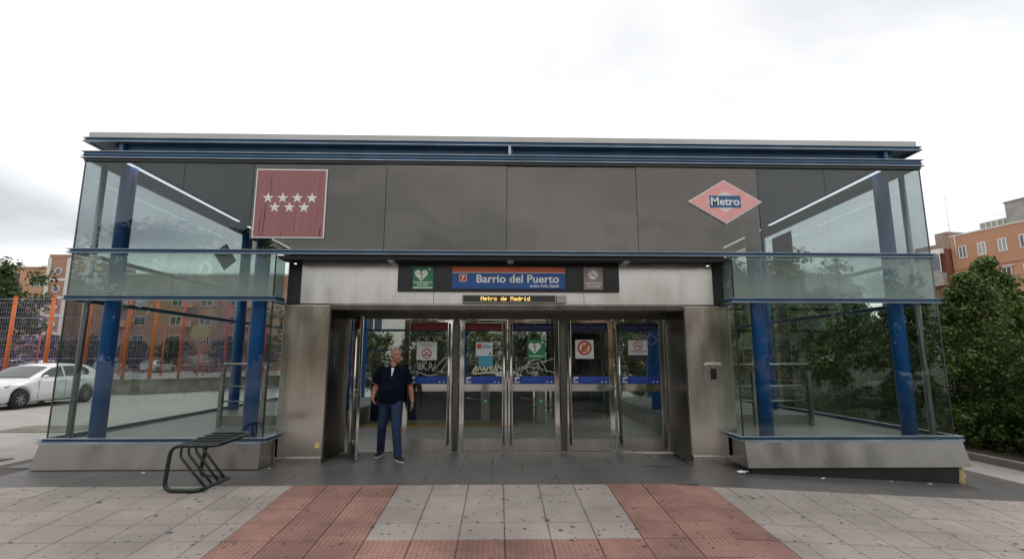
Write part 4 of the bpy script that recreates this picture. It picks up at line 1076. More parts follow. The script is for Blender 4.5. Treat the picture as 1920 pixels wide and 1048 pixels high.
def person(loc, label, J, tops='polo_navy', legs='jeans', vox=0.0075, detail=True, rz=0, face=0.0, group=None):
    t = empty('person', loc, rz); tag(t, label, 'person', group)
    B = MB()
    J = {k: Vector(v) for k, v in J.items()}
    # trunk and limbs of the continuous body
    B.tube([J['pel'] + Vector((0, 0, -.10)), J['pel'], J['waist'], J['chest'], J['neck'] + Vector((0, .01, -.10)), J['neck'] + Vector((0, 0, -.01))],
           [(.13, .10), (.165, .125), (.165, .14), (.17, .115), (.11, .075), (.056, .056)], 20, up=(1, 0, 0))
    hd = J['head']
    B.tube([J['neck'] + Vector((0, .01, -.05)), J['neck'] + Vector((0, .005, .02)), hd + Vector((0, .01, -.06))], [.064, .060, .056], 14)
    rot = Matrix.Rotation(face, 3, 'Z')
    def H(x, y, z): return hd + rot @ Vector((x, y, z))
    ell(B, hd + Vector((0, 0, .03)), (.076, .094, .098), 20, 14, rot)                 # skull
    ell(B, H(0, -.022, -.045), (.062, .072, .078), 18, 12, rot)                      # face and jaw
    ell(B, H(0, -.068, -.098), (.028, .024, .022), 12, 8, rot)                       # chin
    ell(B, H(0, -.095, -.022), (.013, .018, .030), 10, 8, rot)                       # nose
    ell(B, H(0, -.106, -.040), (.018, .014, .012), 10, 8, rot)
    ell(B, H(0, -.078, .022), (.058, .018, .014), 12, 8, rot)                        # brow
    for s in (-1, 1):
        ell(B, H(.076 * s, .008, -.012), (.011, .020, .034), 10, 8, rot)              # ears
        ell(B, H(.040 * s, -.068, -.040), (.022, .020, .020), 10, 8, rot)             # cheeks
    for s in ('R', 'L'):
        sh, el, wr, ft = J['sh' + s], J['el' + s], J['wr' + s], J['ha' + s]
        B.tube([sh + Vector((.03 if s == 'R' else -.03, 0, -.03)), sh + (el - sh) * .25, sh + (el - sh) * .6, el, el + (wr - el) * .3, el + (wr - el) * .75, wr],
               [.052, .055, .052, .047, .051, .038, .030], 14)
        hp, kn, an = J['hp' + s], J['kn' + s], J['an' + s]
        B.tube([hp + Vector((0, 0, .05)), hp + (kn - hp) * .3, kn, kn + (an - kn) * .3, an], [.088, .084, .056, .060, .040], 14)
        B.tube([an, an + Vector((0, 0, -.05))], .04, 10)
        # hand: palm, four fingers of different lengths, thumb from the side of the palm
        d = (ft - wr).normalized(); side = 1 if s == 'R' else -1
        fwd_ = Vector((0, -1, 0)); fwd_ = (fwd_ - d * fwd_.dot(d)).normalized(); out_ = d.cross(fwd_).normalized()
        ln = .092
        B.tube([wr - d * .01, wr + d * .03, wr + d * .07, wr + d * ln], [(.024, .020), (.034, .019), (.040, .018), (.036, .015)], 12, up=fwd_)
        inw = Vector((side, 0, 0)); inw = (inw - d * inw.dot(d)).normalized()
        for q, (off, L_) in enumerate(((.030, .072), (.010, .082), (-.010, .076), (-.029, .060))):
            p0 = wr + d * (ln - .015) + fwd_ * off; p1 = p0 + d * L_ * .45 + inw * .006; p2 = p1 + d * L_ * .33 + inw * .018; p3 = p2 + d * L_ * .2 + inw * .022
            B.tube([p0, p1, p2, p3], [.0095, .0092, .0085, .007], 8)
        p0 = wr + d * .03 + fwd_ * .025; p1 = p0 + d * .035 + fwd_ * .022 + inw * .01; p2 = p1 + d * .032 + fwd_ * .006 + inw * .012
        B.tube([p0, p1, p2], [.014, .011, .009], 8)
    remeshed('body', B, 'skin', t, vox, 4)
    # polo shirt: trunk with belly, short sleeves
    S = MB()
    S.tube([J['pel'] + Vector((0, 0, -.07)), J['pel'] + Vector((0, -.01, .03)), J['waist'] + Vector((0, -.02, 0)), J['chest'] + Vector((0, -.005, -.06)), J['chest'] + Vector((0, 0, .06)), J['neck'] + Vector((0, .012, -.085)), J['neck'] + Vector((0, .01, -.04))],
           [(.195, .142), (.204, .160), (.212, .182), (.212, .162), (.200, .132), (.158, .100), (.075, .072)], 24, up=(1, 0, 0))
    for s in ('R', 'L'):
        sh, el = J['sh' + s], J['el' + s]; inn = Vector((.05 if s == 'R' else -.05, 0, .0))
        S.tube([sh + inn, sh, sh + (el - sh) * .35, sh + (el - sh) * .80], [.078, .076, .074, .080], 16)
    remeshed('shirt', S, tops, t, vox * 1.4, 8)
    # trousers
    Tm = MB()
    Tm.tube([J['pel'] + Vector((0, 0, .04)), J['pel'] + Vector((0, 0, -.04)), J['pel'] + Vector((0, 0, -.12))], [(.172, .128), (.178, .135), (.165, .12)], 20, up=(1, 0, 0))
    for s in ('R', 'L'):
        hp, kn, an = J['hp' + s], J['kn' + s], J['an' + s]
        Tm.tube([hp + Vector((0, 0, .03)), hp + (kn - hp) * .3, hp + (kn - hp) * .7, kn, kn + (an - kn) * .5, an + Vector((0, 0, .0)), an + Vector((0, 0, -.035))],
                [.104, .099, .083, .074, .070, .066, .070], 16)
    remeshed('trousers', Tm, legs, t, vox * 1.4, 6)
    # shoes
    for s in ('R', 'L'):
        an = J['an' + s]; ta = J['toe' + s]; yaw_ = math.atan2(ta.x, -ta.y)
        sh_ = MB(); r3 = Matrix.Rotation(yaw_, 3, 'Z'); base = Vector((an.x, an.y, 0))
        ell(sh_, base + r3 @ Vector((0, -.02, .055)), (.040, .085, .045), 14, 10, r3); ell(sh_, base + r3 @ Vector((0, -.13, .042)), (.044, .085, .034), 14, 10, r3); ell(sh_, base + r3 @ Vector((0, .035, .06)), (.036, .045, .052), 12, 8, r3)
        so = remeshed('shoe', sh_, 'shoe', t, vox, 4)
        if detail:
            sl = MB(); pts = []
            for q in range(20):
                a = 2 * math.pi * q / 20; pts.append(base + r3 @ Vector(((.046 if math.sin(a) < 0 else .041) * math.cos(a), -.065 + .148 * math.sin(a), 0)))
            n_ = len(pts); sl.add([(p.x, p.y, .002) for p in pts] + [(p.x, p.y, .024) for p in pts], [tuple(range(n_)), tuple(range(n_, 2 * n_))] + [(q, (q + 1) % n_, (q + 1) % n_ + n_, q + n_) for q in range(n_)])
            sl.build('sole', 'shoe_sole', so)
    # hair: a cap over the back and sides of the skull
    Hr = MB(); nn, kk = 22, 12; c = hd + Vector((0, 0, .032)); vs_ = []
    for i in range(kk + 1):
        a = math.pi * 0.62 * i / kk
        for j in range(nn):
            b = 2 * math.pi * j / nn; x, y = math.sin(a) * math.cos(b), math.sin(a) * math.sin(b)
            vs_.append(c + rot @ Vector((.081 * x, .099 * y, .1015 * math.cos(a) + .0)))
    fs_ = []
    for i in range(kk):
        for j in range(nn):
            b = 2 * math.pi * (j + .5) / nn; a = math.pi * .62 * (i + .5) / kk
            front = -math.sin(b)                         # 1 towards the face
            if detail and front > .25 and a > .62 + 1.1 * max(0, .7 - front): continue
            if not detail and front > .3 and a > .8: continue
            fs_.append((i * nn + j, i * nn + (j + 1) % nn, (i + 1) * nn + (j + 1) % nn, (i + 1) * nn + j))
    Hr.smooth = True; Hr.add(vs_, fs_); Hr.build('hair', 'hair_grey' if detail else 'eye_dark', t)
    if detail:
        # face marks
        for s in (-1, 1):
            e = MB(); ell(e, H(.029 * s, -.083, .003), (.0115, .0085, .0055), 10, 8, rot); e.build('eye', 'eye_dark', t)
            e = MB(); ell(e, H(.030 * s, -.090, .024), (.019, .007, .0045), 10, 6, rot); e.build('eyebrow', 'hair_grey', t)
        e = MB(); ell(e, H(0, -.091, -.068), (.021, .008, .006), 12, 6, rot); e.build('mouth', 'lips', t)
        # collar and open placket
        nk = J['neck']
        for s in (-1, 1):
            cl = MB(); cl.add([nk + Vector((.005 * s, -.098, -.075)), nk + Vector((.020 * s, -.125, -.13)), nk + Vector((.078 * s, -.10, -.075)), nk + Vector((.082 * s, -.045, -.015)), nk + Vector((.072 * s, -.05, .0)), nk + Vector((.035 * s, -.085, -.035))],
                              [(0, 1, 2, 5), (2, 3, 4, 5)]); o = cl.build('collar', tops, t)
            sd_ = o.modifiers.new('solid', 'SOLIDIFY'); sd_.thickness = .006
        pk = MB(); pk.add([nk + Vector((-.022, -.112, -.07)), nk + Vector((.026, -.112, -.07)), nk + Vector((.006, -.176, -.20)), nk + Vector((-.003, -.176, -.20))], [(0, 1, 2, 3)]); o = pk.build('placket', 'collar_white', t)
        sd_ = o.modifiers.new('solid', 'SOLIDIFY'); sd_.thickness = .012
        wr, el = J['wrL'], J['elL']; d = (wr - el).normalized()
        wt = MB(); wt.tube([wr - d * .035, wr - d * .005], .034, 14); wt.build('wristwatch', 'watch', t)
    return t

MAN = dict(pel=(0, .0, .95), waist=(0, -.01, 1.10), chest=(0, 0, 1.32), neck=(.02, .0, 1.515), head=(.045, -.015, 1.655),
           shR=(-.195, .0, 1.415), elR=(-.280, .06, 1.145), wrR=(-.290, -.12, .965), haR=(-.250, -.20, .895),
           shL=(.195, .0, 1.415), elL=(.275, .11, 1.14), wrL=(.320, .10, .89), haL=(.325, .10, .785),
           hpR=(-.095, .02, .90), knR=(-.150, .03, .50), anR=(-.205, .23, .10), hpL=(.09, -.01, .90), knL=(.120, -.17, .50), anL=(.165, -.20, .09),
           toeR=(-.15, -1, 0), toeL=(.75, -1, 0))
person((-1.77, 8.52, 0.0), 'man in navy polo shirt and blue jeans walking out of the open door', MAN, face=R(52))
FAR = dict(pel=(0, 0, .95), waist=(0, 0, 1.1), chest=(0, 0, 1.3), neck=(0, 0, 1.5), head=(0, -.01, 1.64), shR=(-.2, 0, 1.42), elR=(-.27, .03, 1.15), wrR=(-.28, -.05, .92), haR=(-.28, -.06, .8),
           shL=(.2, 0, 1.42), elL=(.27, .03, 1.15), wrL=(.28, -.05, .92), haL=(.28, -.06, .8), hpR=(-.1, 0, .9), knR=(-.12, -.05, .5), anR=(-.13, .05, .09), hpL=(.1, 0, .9), knL=(.12, -.02, .5), anL=(.14, -.08, .09), toeR=(-.1, -1, 0), toeL=(.1, -1, 0))
p0 = person((-33.6, 60, -.05), 'distant person in red shirt on the court, nearest the yellow hoop board', FAR, 'red_shirt', 'red_shirt', .03, False, .4, group='distant people on the court')
for x, y, rz, lb in ((-32.4, 59.5, -.6, 'distant person in red shirt on the court, nearest the glass bay railing'), (-40.2, 60.5, 1.2, 'distant person standing alone on the court between the orange posts')):
    c = copy_tree(p0); c.location = (x, y, -.05); c.rotation_euler.z = rz; c['label'] = lb

# ------------------------------------------------------------------ vegetation
def np_mesh(name, V, F, mats):
    me = bpy.data.meshes.new(name); n = len(V); k = len(F); me.vertices.add(n); me.vertices.foreach_set('co', np.asarray(V, np.float32).ravel())
    me.loops.add(k * 4); me.loops.foreach_set('vertex_index', np.asarray(F, np.int32).ravel()); me.polygons.add(k)
    me.polygons.foreach_set('loop_start', np.arange(0, k * 4, 4, dtype=np.int32)); me.polygons.foreach_set('loop_total', np.full(k, 4, np.int32))
    me.update(); me.validate(); me.materials.append(M[mats]); return me

def crown_mesh(name, m, seed, H, Rw, z0, clumps, per, leaf, shape='round', spread=.32, solid=0.75):
    """leaf-sized quads spread through many small clumps over the crown's volume"""
    r = np.random.RandomState(seed); V = []; 
    cs = []
    while len(cs) < clumps:
        u = r.rand(); z = z0 + (H - z0) * u
        if shape == 'round': env = math.sqrt(max(0.02, 1 - (2 * u - 1) ** 2)) ** .8
        elif shape == 'hedge': env = 1.0 if u < .5 else max(.07, 1 - ((u - .5) / .5) ** 1.1)
        else: env = max(.08, 1 - u)
        a = r.rand() * 2 * math.pi; q = r.rand() ** .45; lob = 1 + .22 * math.sin(3 * a + seed) + .14 * math.sin(5 * a + 2 * seed + 6 * u)
        rad = Rw * env * q * lob
        cs.append((rad * math.cos(a), rad * math.sin(a), z, spread * Rw * (.55 + .8 * r.rand()) * (.6 + .4 * env)))
    cs = np.array(cs); idx = np.repeat(np.arange(clumps), per); n = len(idx)
    d = r.normal(size=(n, 3)); d /= np.linalg.norm(d, axis=1)[:, None]; rr_ = r.rand(n) ** .5
    c = cs[idx, :3] + d * (cs[idx, 3] * rr_)[:, None] * np.array([1, 1, .8])
    nrm = d * .7 + r.normal(size=(n, 3)) * .55 + np.array([0, 0, .45]); nrm /= np.linalg.norm(nrm, axis=1)[:, None]
    t1 = np.cross(nrm, r.normal(size=(n, 3))); t1 /= np.linalg.norm(t1, axis=1)[:, None]; t2 = np.cross(nrm, t1)
    sz = leaf * (.55 + .9 * r.rand(n))[:, None]; a = t1 * sz * .5; b = t2 * sz * .32; cup = nrm * sz * .10
    Vv = np.stack([c - a, c - b + cup, c + a, c + b + cup], 1).reshape(-1, 3)
    keep = Vv[:, 2] ; Vv[:, 2] = np.maximum(Vv[:, 2], .02)
    F = np.arange(n * 4).reshape(n, 4)
    return np_mesh(name, Vv, F, m)

def trunk_mb(H, r0, seed, z1, limbs=6, Rw=1.5):
    r = random.Random(seed); mb = MB(); pts = [(0, 0, -.1)]; k = 6
    for i in range(1, k + 1): pts.append((r.uniform(-.06, .06) * i * .4, r.uniform(-.06, .06) * i * .4, z1 * i / k))
    mb.tube(pts, [r0 * (1.25 if i == 0 else 1 - .55 * i / k) for i in range(k + 1)], 9)
    for i in range(limbs):
        a = 2 * math.pi * i / limbs + r.uniform(-.4, .4); zz = z1 * r.uniform(.45, .95); L = Rw * r.uniform(.5, .85)
        p = Vector((0, 0, zz)); q = p + Vector((math.cos(a) * L * .5, math.sin(a) * L * .5, L * .35)); w = p + Vector((math.cos(a) * L, math.sin(a) * L, L * .9))
        mb.tube([p, q, w], [r0 * .45, r0 * .3, r0 * .12], 6)
    return mb

CR = {}
def crown(key, *a, **k):
    if key not in CR: CR[key] = crown_mesh('crown', *a, **k)
    return CR[key]
TRK = {}
def tree(name, loc, key, cargs, tr, label, cat, group, s=1.0, rz=0.0, ckw={}):
    t = empty(name, loc, rz); tag(t, label, cat, group); t.scale = (s, s, s)
    link('crown', crown(key, *cargs, **ckw), t)
    if tr not in TRK: TRK[tr] = trunk_mb(*tr).mesh('trunk', 'bark')
    link('trunk', TRK[tr], t); return t

# dense shrubs on the right
hk = [('h%d' % i, ('leaf_hedge', 20 + i, 4.0, 1.25, .05, 190, 130, .082), dict(shape='hedge', spread=.27)) for i in range(3)]
rng = random.Random(21)
hp_ = [(11.3, 8.2, .80), (11.1, 9.9, .74), (11.2, 11.7, .98), (11.0, 13.5, .93), (11.2, 15.6, 1.0), (11.0, 17.8, .95), (11.3, 20.2, 1.05), (11.1, 22.8, 1.0), (11.3, 25.5, 1.1),
       (13.3, 8.8, .95), (13.4, 11.0, .86), (13.5, 13.4, 1.16), (13.5, 16.0, 1.15), (13.6, 19.0, 1.15), (13.4, 22.5, 1.2), (15.8, 11.8, .85), (15.9, 15.0, .92)]
names_ = ['first', 'second', 'third', 'fourth', 'fifth', 'sixth', 'seventh', 'eighth', 'ninth']
for i, (x, y, s) in enumerate(hp_):
    k = hk[i % 3]
    if i < 9: lb = 'dense green shrub along the kerb, %s counting from the street' % names_[i]
    elif i < 15: lb = 'taller green shrub in the second row, %s counting from the street' % names_[i - 9]
    else: lb = 'tallest green shrub in the back row, %s counting from the street' % names_[i - 15]
    tree('shrub', (x, y, kz + .03), k[0], k[1], (4.0, .07, 3 + i % 2, 2.6, 6, 1.1), lb, 'shrub', 'green shrubs beside the station', s, rng.uniform(0, 6.28), k[2])

TA = ('leaf_tree', 41, 7.0, 2.6, 2.0, 110, 75, .24); TB = ('leaf_tree', 42, 7.0, 2.4, 1.8, 110, 75, .24); TF = ('leaf_far', 44, 7.0, 3.0, 1.2, 90, 60, .38); TO = ('leaf_olive', 45, 6.0, 2.4, 1.2, 110, 70, .22)
TT = (7.0, .16, 9, 4.6, 7, 2.0)
# trees behind the hall
back = [(-9.5, 27, .8, 'ta', TA, 'leafy tree behind the hall, seen through the red bannered doors'), (-2.2, 22.5, .55, 'to', TO, 'yellow green bushy tree behind the hall glass'), (4.4, 24, .8, 'tb', TB, 'leafy tree behind the hall, seen through the blue bannered doors'),
        (8.4, 24, .9, 'ta', TA, 'leafy tree behind the bay with the diamond sign'), (12.5, 30, 1.15, 'tb', TB, 'large leafy tree behind the shrubs and station'), (20, 34, 1.3, 'ta', TA, 'large tree standing before the orange building'),
        (27, 42, 1.3, 'tb', TB, 'far tree at the foot of the orange building'), (-12.5, 38, .85, 'to', TO, 'yellow green tree far behind the bay with the star sign')]
for x, y, s, k, c, lb in back: tree('tree', (x, y, -.06 if x < 5 else -.42), k, c, TT, lb, 'tree', 'trees around the station', s, rng.uniform(0, 6))
for k, (x, y, sc_) in enumerate(((-5.0, 20.4, .44), (-2.9, 19.6, .40), (-0.9, 20.6, .46), (1.1, 19.8, .38), (5.6, 20.2, .46))):
    tree('shrub', (x, y, -.06 if x < 2 else -.3), 'to' if k % 2 == 0 else 'tb', TO if k % 2 == 0 else TB, TT, 'leafy bush against the rear glass of the hall, %s from the open door' % ('first', 'second', 'third', 'fourth', 'fifth')[k], 'shrub', 'bushes behind the hall', sc_, k * 1.3)
# far planted bank and trees on the left
tree('tree', (-44.6, 45, -.06), 'ta', TA, TT, 'leafy tree before the orange apartment block at the picture edge', 'tree', 'trees around the station', 1.42, 1.0)
bank = [(-80, 66), (-74, 65), (-68.5, 66.5), (-63, 65), (-57.5, 66), (-52, 65.5), (-46.5, 66), (-41, 65), (-35.5, 66.5), (-30, 65), (-24.5, 66), (-19, 66)]
nm2 = ['first', 'second', 'third', 'fourth', 'fifth', 'sixth', 'seventh', 'eighth', 'ninth', 'tenth', 'eleventh', 'twelfth']
for i, (x, y) in enumerate(bank):
    tree('tree', (x, y, -.06), 'tf', TF, TT, 'dull green tree behind the far cars, %s counted from the picture edge' % nm2[i], 'tree', 'row of trees behind the far parked cars', rng.uniform(.55, .72), rng.uniform(0, 6))
# street trees behind the camera (seen in the glass)
beh = [(-24, -12.5), (-19, -11.5), (-14.2, -12.5), (-9.4, -11.5), (-5.0, -12.6), (-0.8, -11.4), (3.6, -12.4), (8.2, -11.6), (12.6, -12.6), (17.2, -11.5), (22.2, -12.4)]
for i, (x, y) in enumerate(beh):
    tree('street_tree', (x, y, -.80), 'tb' if i % 2 else 'ta', TB if i % 2 else TA, TT, 'street tree mirrored in the glass, %s of the row across the plaza' % nm2[i], 'tree', 'street trees mirrored in the glass', 1.35 if i in (1, 2) else (.8 if 4 <= i <= 7 else rng.uniform(.85, 1.0)), rng.uniform(0, 6))

for i in range(9):
    k = hk[i % 3]; x = 5.5 + i * 2.0
    tree('shrub', (x, -6.5 - .5 * (i % 2), gz(x, -6.5) - .05), k[0], k[1], (4.0, .07, 3 + i % 2, 2.6, 6, 1.1), 'low shrub mirrored in the glass, %s along the plaza edge' % names_[i], 'shrub', 'shrubs mirrored in the glass', rng.uniform(.5, .62), rng.uniform(0, 6.28), k[2])

# ------------------------------------------------------------------ cars
def car_meshes(paint):
    L, W = 4.28, 0.90; ME = {}
    xs = sorted(set([0, .06, .14, .25, .38] + [0.82 + .36 * math.cos(math.pi * k / 8) for k in range(9)] + [3.46 + .36 * math.cos(math.pi * k / 8) for k in range(9)] + [1.3, 1.6, 1.95, 2.3, 2.65, 2.95, 3.9, 4.0, 4.12, 4.22, 4.28]))
    def lerp(tab, x):
        for (a, va), (b, vb) in zip(tab[:-1], tab[1:]):
            if a <= x <= b: return va + (vb - va) * (x - a) / (b - a)
        return tab[-1][1]
    top = [(0, .62), (.06, .70), (.25, .79), (.6, .87), (1.05, .94), (1.3, .965), (2.0, .985), (3.0, 1.005), (3.7, 1.02), (4.1, 1.01), (4.28, .92)]
    bot = [(0, .30), (.1, .22), (.38, .20), (3.9, .22), (4.15, .26), (4.28, .36)]
    wid = [(0, .58), (.06, .70), (.25, .80), (.6, .87), (1.2, .90), (3.4, .90), (3.9, .87), (4.15, .80), (4.28, .68)]
    mb = MB(); mb.smooth = True; rows = []
    for x in xs:
        b = lerp(bot, x); tz = lerp(top, x); w = lerp(wid, x)
        for cx in (.82, 3.46):
            d = abs(x - cx)
            if d < .36: b = max(b, .305 + math.sqrt(max(0, .36 ** 2 - d * d)))
        mid = b + (tz - b) * .45
        half = [(w * .90, b - .0), (w * .985, min(b + .06, tz - .1)), (w, mid), (w * .985, tz - .14 if tz - .14 > mid else mid + .01), (w * .955, tz - .05), (w * .88, tz - .008), (w * .5, tz + .018), (0, tz + .026)]
        rows.append([(y, x, z) for y, z in half] + [(-y, x, z) for y, z in reversed(half[:-1])])
    n = len(rows[0]); v = [p for r_ in rows for p in r_]
    f = [(i * n + j, i * n + j + 1, (i + 1) * n + j + 1, (i + 1) * n + j) for i in range(len(rows) - 1) for j in range(n - 1)]
    mb.add(v, f); mb.add([rows[0][j] for j in range(n)], [tuple(range(n))]); mb.add([rows[-1][j] for j in range(n)], [tuple(range(n))])
    # roof and pillars
    g = [(1.12, .955, .79, .0), (1.55, 1.17, .735, .02), (1.95, 1.345, .68, .03), (2.25, 1.415, .655, .03), (2.7, 1.445, .645, .03), (3.2, 1.435, .64, .03), (3.65, 1.395, .635, .03), (3.98, 1.27, .66, .02), (4.2, 1.02, .74, .0)]
    rows = []
    for x, z, w, c in g:
        bz = lerp(top, x) - .03; wb = lerp(wid, x) * .93; zz = max(z, bz + .01)
        half = [(wb, bz), (wb + (w - wb) * .5, bz + (zz - bz) * .5), (w + .005, zz - .05 if zz - bz > .15 else zz - .01), (w * .90, zz - .008), (w * .5, zz + c * .6), (0, zz + c)]
        rows.append([(y, x, q) for y, q in half] + [(-y, x, q) for y, q in reversed(half[:-1])])
    n = len(rows[0]); v = [p for r_ in rows for p in r_]
    f = [(i * n + j, i * n + j + 1, (i + 1) * n + j + 1, (i + 1) * n + j) for i in range(len(rows) - 1) for j in range(n - 1)]
    mb.add(v, f)
    ME['body'] = mb.mesh('body', paint)
    ME['underbody'] = MB().box(-.74, .74, .3, 4.0, .17, .5).mesh('underbody', 'car_trim')
    def gside(x, z, s, out=.006):
        bz = lerp(top, min(x, 4.2)) - .03; wb = lerp(wid, x) * .93
        for (a, b) in zip(g[:-1], g[1:]):
            if a[0] <= x <= b[0]:
                q = (x - a[0]) / (b[0] - a[0]); zz = a[1] + (b[1] - a[1]) * q; w = a[2] + (b[2] - a[2]) * q; break
        q = (z - bz) / max(.05, zz - .05 - bz); return (s * (wb + (w - wb) * q + out), x, z)
    def sidewin(pts, s, nm):
        m_ = MB(); xa, xb = min(p[0] for p in pts), max(p[0] for p in pts); kk = 12; v = []
        for i in range(kk + 1):
            x = xa + (xb - xa) * (.002 + .996 * i / kk); zs = []
            for (x1, z1), (x2, z2) in zip(pts, pts[1:] + pts[:1]):
                if (x1 - x) * (x2 - x) <= 0 and abs(x1 - x2) > 1e-6: zs.append(z1 + (z2 - z1) * (x - x1) / (x2 - x1))
            z0, z1 = min(zs), max(zs)
            v += [gside(x, z0 + (z1 - z0) * j / 3, s, .014) for j in range(4)]
        m_.add(v, [(i * 4 + j, i * 4 + j + 1, i * 4 + j + 5, i * 4 + j + 4) for i in range(kk) for j in range(3)]); return m_.mesh(nm, 'car_glass')
    for s, nm in ((1, 'a'), (-1, 'b')):
        ME['side_window1' + nm] = sidewin([(1.50, 1.0), (1.58, 1.10), (2.0, 1.30), (2.35, 1.36), (2.42, 1.36), (2.42, 1.01)], s, 'side_window')
        ME['side_window2' + nm] = sidewin([(2.50, 1.01), (2.50, 1.365), (2.8, 1.375), (3.18, 1.36), (3.22, 1.03)], s, 'side_window')
        ME['side_window3' + nm] = sidewin([(3.28, 1.04), (3.26, 1.35), (3.45, 1.335), (3.62, 1.22), (3.60, 1.09), (3.5, 1.05)], s, 'side_window')
    def strip(xz, wf, nm, m_name):
        m_ = MB(); m_.smooth = True; v = []; kk = 7
        for x, z, w, c in xz:
            for j in range(kk):
                q = -1 + 2 * j / (kk - 1); v.append((w * wf * q, x, z + c * (1 - q * q) + .01))
        m_.add(v, [(i * kk + j, i * kk + j + 1, (i + 1) * kk + j + 1, (i + 1) * kk + j) for i in range(len(xz) - 1) for j in range(kk - 1)]); return m_.mesh(nm, m_name)
    ME['windscreen'] = strip([(1.18, .995, .78, .02), (1.55, 1.175, .735, .028), (1.93, 1.338, .69, .03)], .90, 'windscreen', 'car_glass')
    ME['rear_window'] = strip([(3.72, 1.375, .64, .03), (3.98, 1.272, .66, .025), (4.13, 1.11, .70, .01)], .86, 'rear_window', 'car_glass')
    tw = MB(); prof = [(.18, -.10), (.29, -.105), (.315, -.075), (.318, 0), (.315, .075), (.29, .105), (.18, .10)]; n = 28; v = []
    for r_, x in prof: v += [(x, r_ * math.cos(2 * math.pi * k / n), r_ * math.sin(2 * math.pi * k / n)) for k in range(n)]
    tw.smooth = True; tw.add(v, [(i * n + k, i * n + (k + 1) % n, (i + 1) * n + (k + 1) % n, (i + 1) * n + k) for i in range(len(prof) - 1) for k in range(n)]); ME['tyre'] = tw.mesh('tyre', 'tyre')
    rm = MB(); rm.mi = 1; v = [(.03, .2 * math.cos(2 * math.pi * k / n), .2 * math.sin(2 * math.pi * k / n)) for k in range(n)]; rm.add(v, [tuple(range(n))]); v = [(-.03, a, b) for _, a, b in v]; rm.add(v, [tuple(range(n))]); rm.mi = 0
    for sx in (1, -1):
        for r0, r1 in ((.175, .205),):
            v = []
            for k in range(n):
                a = 2 * math.pi * k / n; v += [(sx * .088, r0 * math.cos(a), r0 * math.sin(a)), (sx * .1, r1 * math.cos(a), r1 * math.sin(a))]
            rm.add(v, [(2 * k, 2 * k + 1, 2 * ((k + 1) % n) + 1, 2 * ((k + 1) % n)) for k in range(n)])
        for k in range(7):
            a = 2 * math.pi * k / 7; ca, sa = math.cos(a), math.sin(a)
            for off, sp in ((-.5, -.013), (.5, .013)):
                p = [(.03, -.011 + sp * .3), (.18, -.011 + sp * 1.9), (.18, .011 + sp * 1.9), (.03, .011 + sp * .3)]
                rm.add([(sx * .086, r_ * ca - q * sa, r_ * sa + q * ca) for r_, q in p] + [(sx * .06, r_ * ca - q * sa, r_ * sa + q * ca) for r_, q in p], [(0, 1, 2, 3), (0, 1, 5, 4), (1, 2, 6, 5), (2, 3, 7, 6)])
        v = [(sx * .09, .045 * math.cos(2 * math.pi * k / 12), .045 * math.sin(2 * math.pi * k / 12)) for k in range(12)]; rm.add(v, [tuple(range(12))])
    ME['rim'] = rm.mesh('rim', ['alloy', 'car_trim'])
    for s, nm in ((1, 'a'), (-1, 'b')):
        h_ = MB(); h_.hexa([(s * .46, .035, .60), (s * .745, .16, .63), (s * .81, .42, .735), (s * .50, .10, .655)], [(s * .47, .055, .665), (s * .74, .20, .70), (s * .845, .46, .775), (s * .52, .12, .70)]); ME['headlight' + nm] = h_.mesh('headlight', 'headlamp')
        h_ = MB(); h_.hexa([(s * .55, 4.20, .78), (s * .80, 4.06, .80), (s * .85, 3.85, .84), (s * .6, 4.1, .80)], [(s * .55, 4.225, .90), (s * .81, 4.09, .92), (s * .865, 3.87, .93), (s * .6, 4.1, .92)]); ME['tail_light' + nm] = h_.mesh('tail_light', 'tail_red')
        h_ = MB(); ell(h_, (s * .995, 1.50, 1.02), (.085, .055, .062), 12, 8); h_.tube([(s * .85, 1.53, .98), (s * .96, 1.52, 1.0)], .02, 6); ME['mirror' + nm] = h_.mesh('door_mirror', paint)
        for q, x in enumerate((2.30, 3.18)):
            h_ = MB(); h_.box(s * .895, s * .912, x - .09, x + .09, .86, .885); ME['door_handle%d' % q + nm] = h_.mesh('door_handle', paint)
        for q, x in enumerate((1.40, 2.46, 3.24)):
            h_ = MB(); h_.box(s * .8965, s * .9015, x - .004, x + .004, .30 if q < 2 else .62, .93); ME['door_seam%d' % q + nm] = h_.mesh('door_seam', 'car_trim')
    h_ = MB(); h_.add([(-.42, -.004, .40), (.42, -.004, .40), (.46, -.004, .62), (-.46, -.004, .62)], [(0, 1, 2, 3)]); h_.add([(-.42, .03, .40), (.42, .03, .40), (.46, .03, .62), (-.46, .03, .62)], [(0, 1, 2, 3)]); ME['grille'] = h_.mesh('grille', 'car_trim')
    return ME
CARS = {}
def car(loc, rz, paint, label, group=None):
    if paint not in CARS: CARS[paint] = car_meshes(paint)
    ME = CARS[paint]; t = empty('parked_car', loc, rz); tag(t, label, 'car', group)
    for k, me in ME.items():
        if k in ('tyre', 'rim'): continue
        link(me.name.split('.')[0], me, t)
    for s in (1, -1):
        for y in (.82, 3.46):
            w = empty('wheel', (s * .79, y, .318)); w.parent = t; link('tyre', ME['tyre'], w); link('rim', ME['rim'], w)
    return t
car((-16.55, 16.42, -.045), 0, 'car_white', 'white hatchback parked beside the station, its nose towards the plaza')
cl = [('car_silver', -45.5), ('car_maroon', -42.6), ('car_silver', -39.6), ('car_blue', -48.4), ('car_silver', -51.4), ('car_white', -36.4), ('car_black', -54.3), ('car_maroon', -57.3), ('car_white', -60.4), ('car_black', -33.2), ('car_silver', -30)]
order = sorted(cl, key=lambda q: q[1])
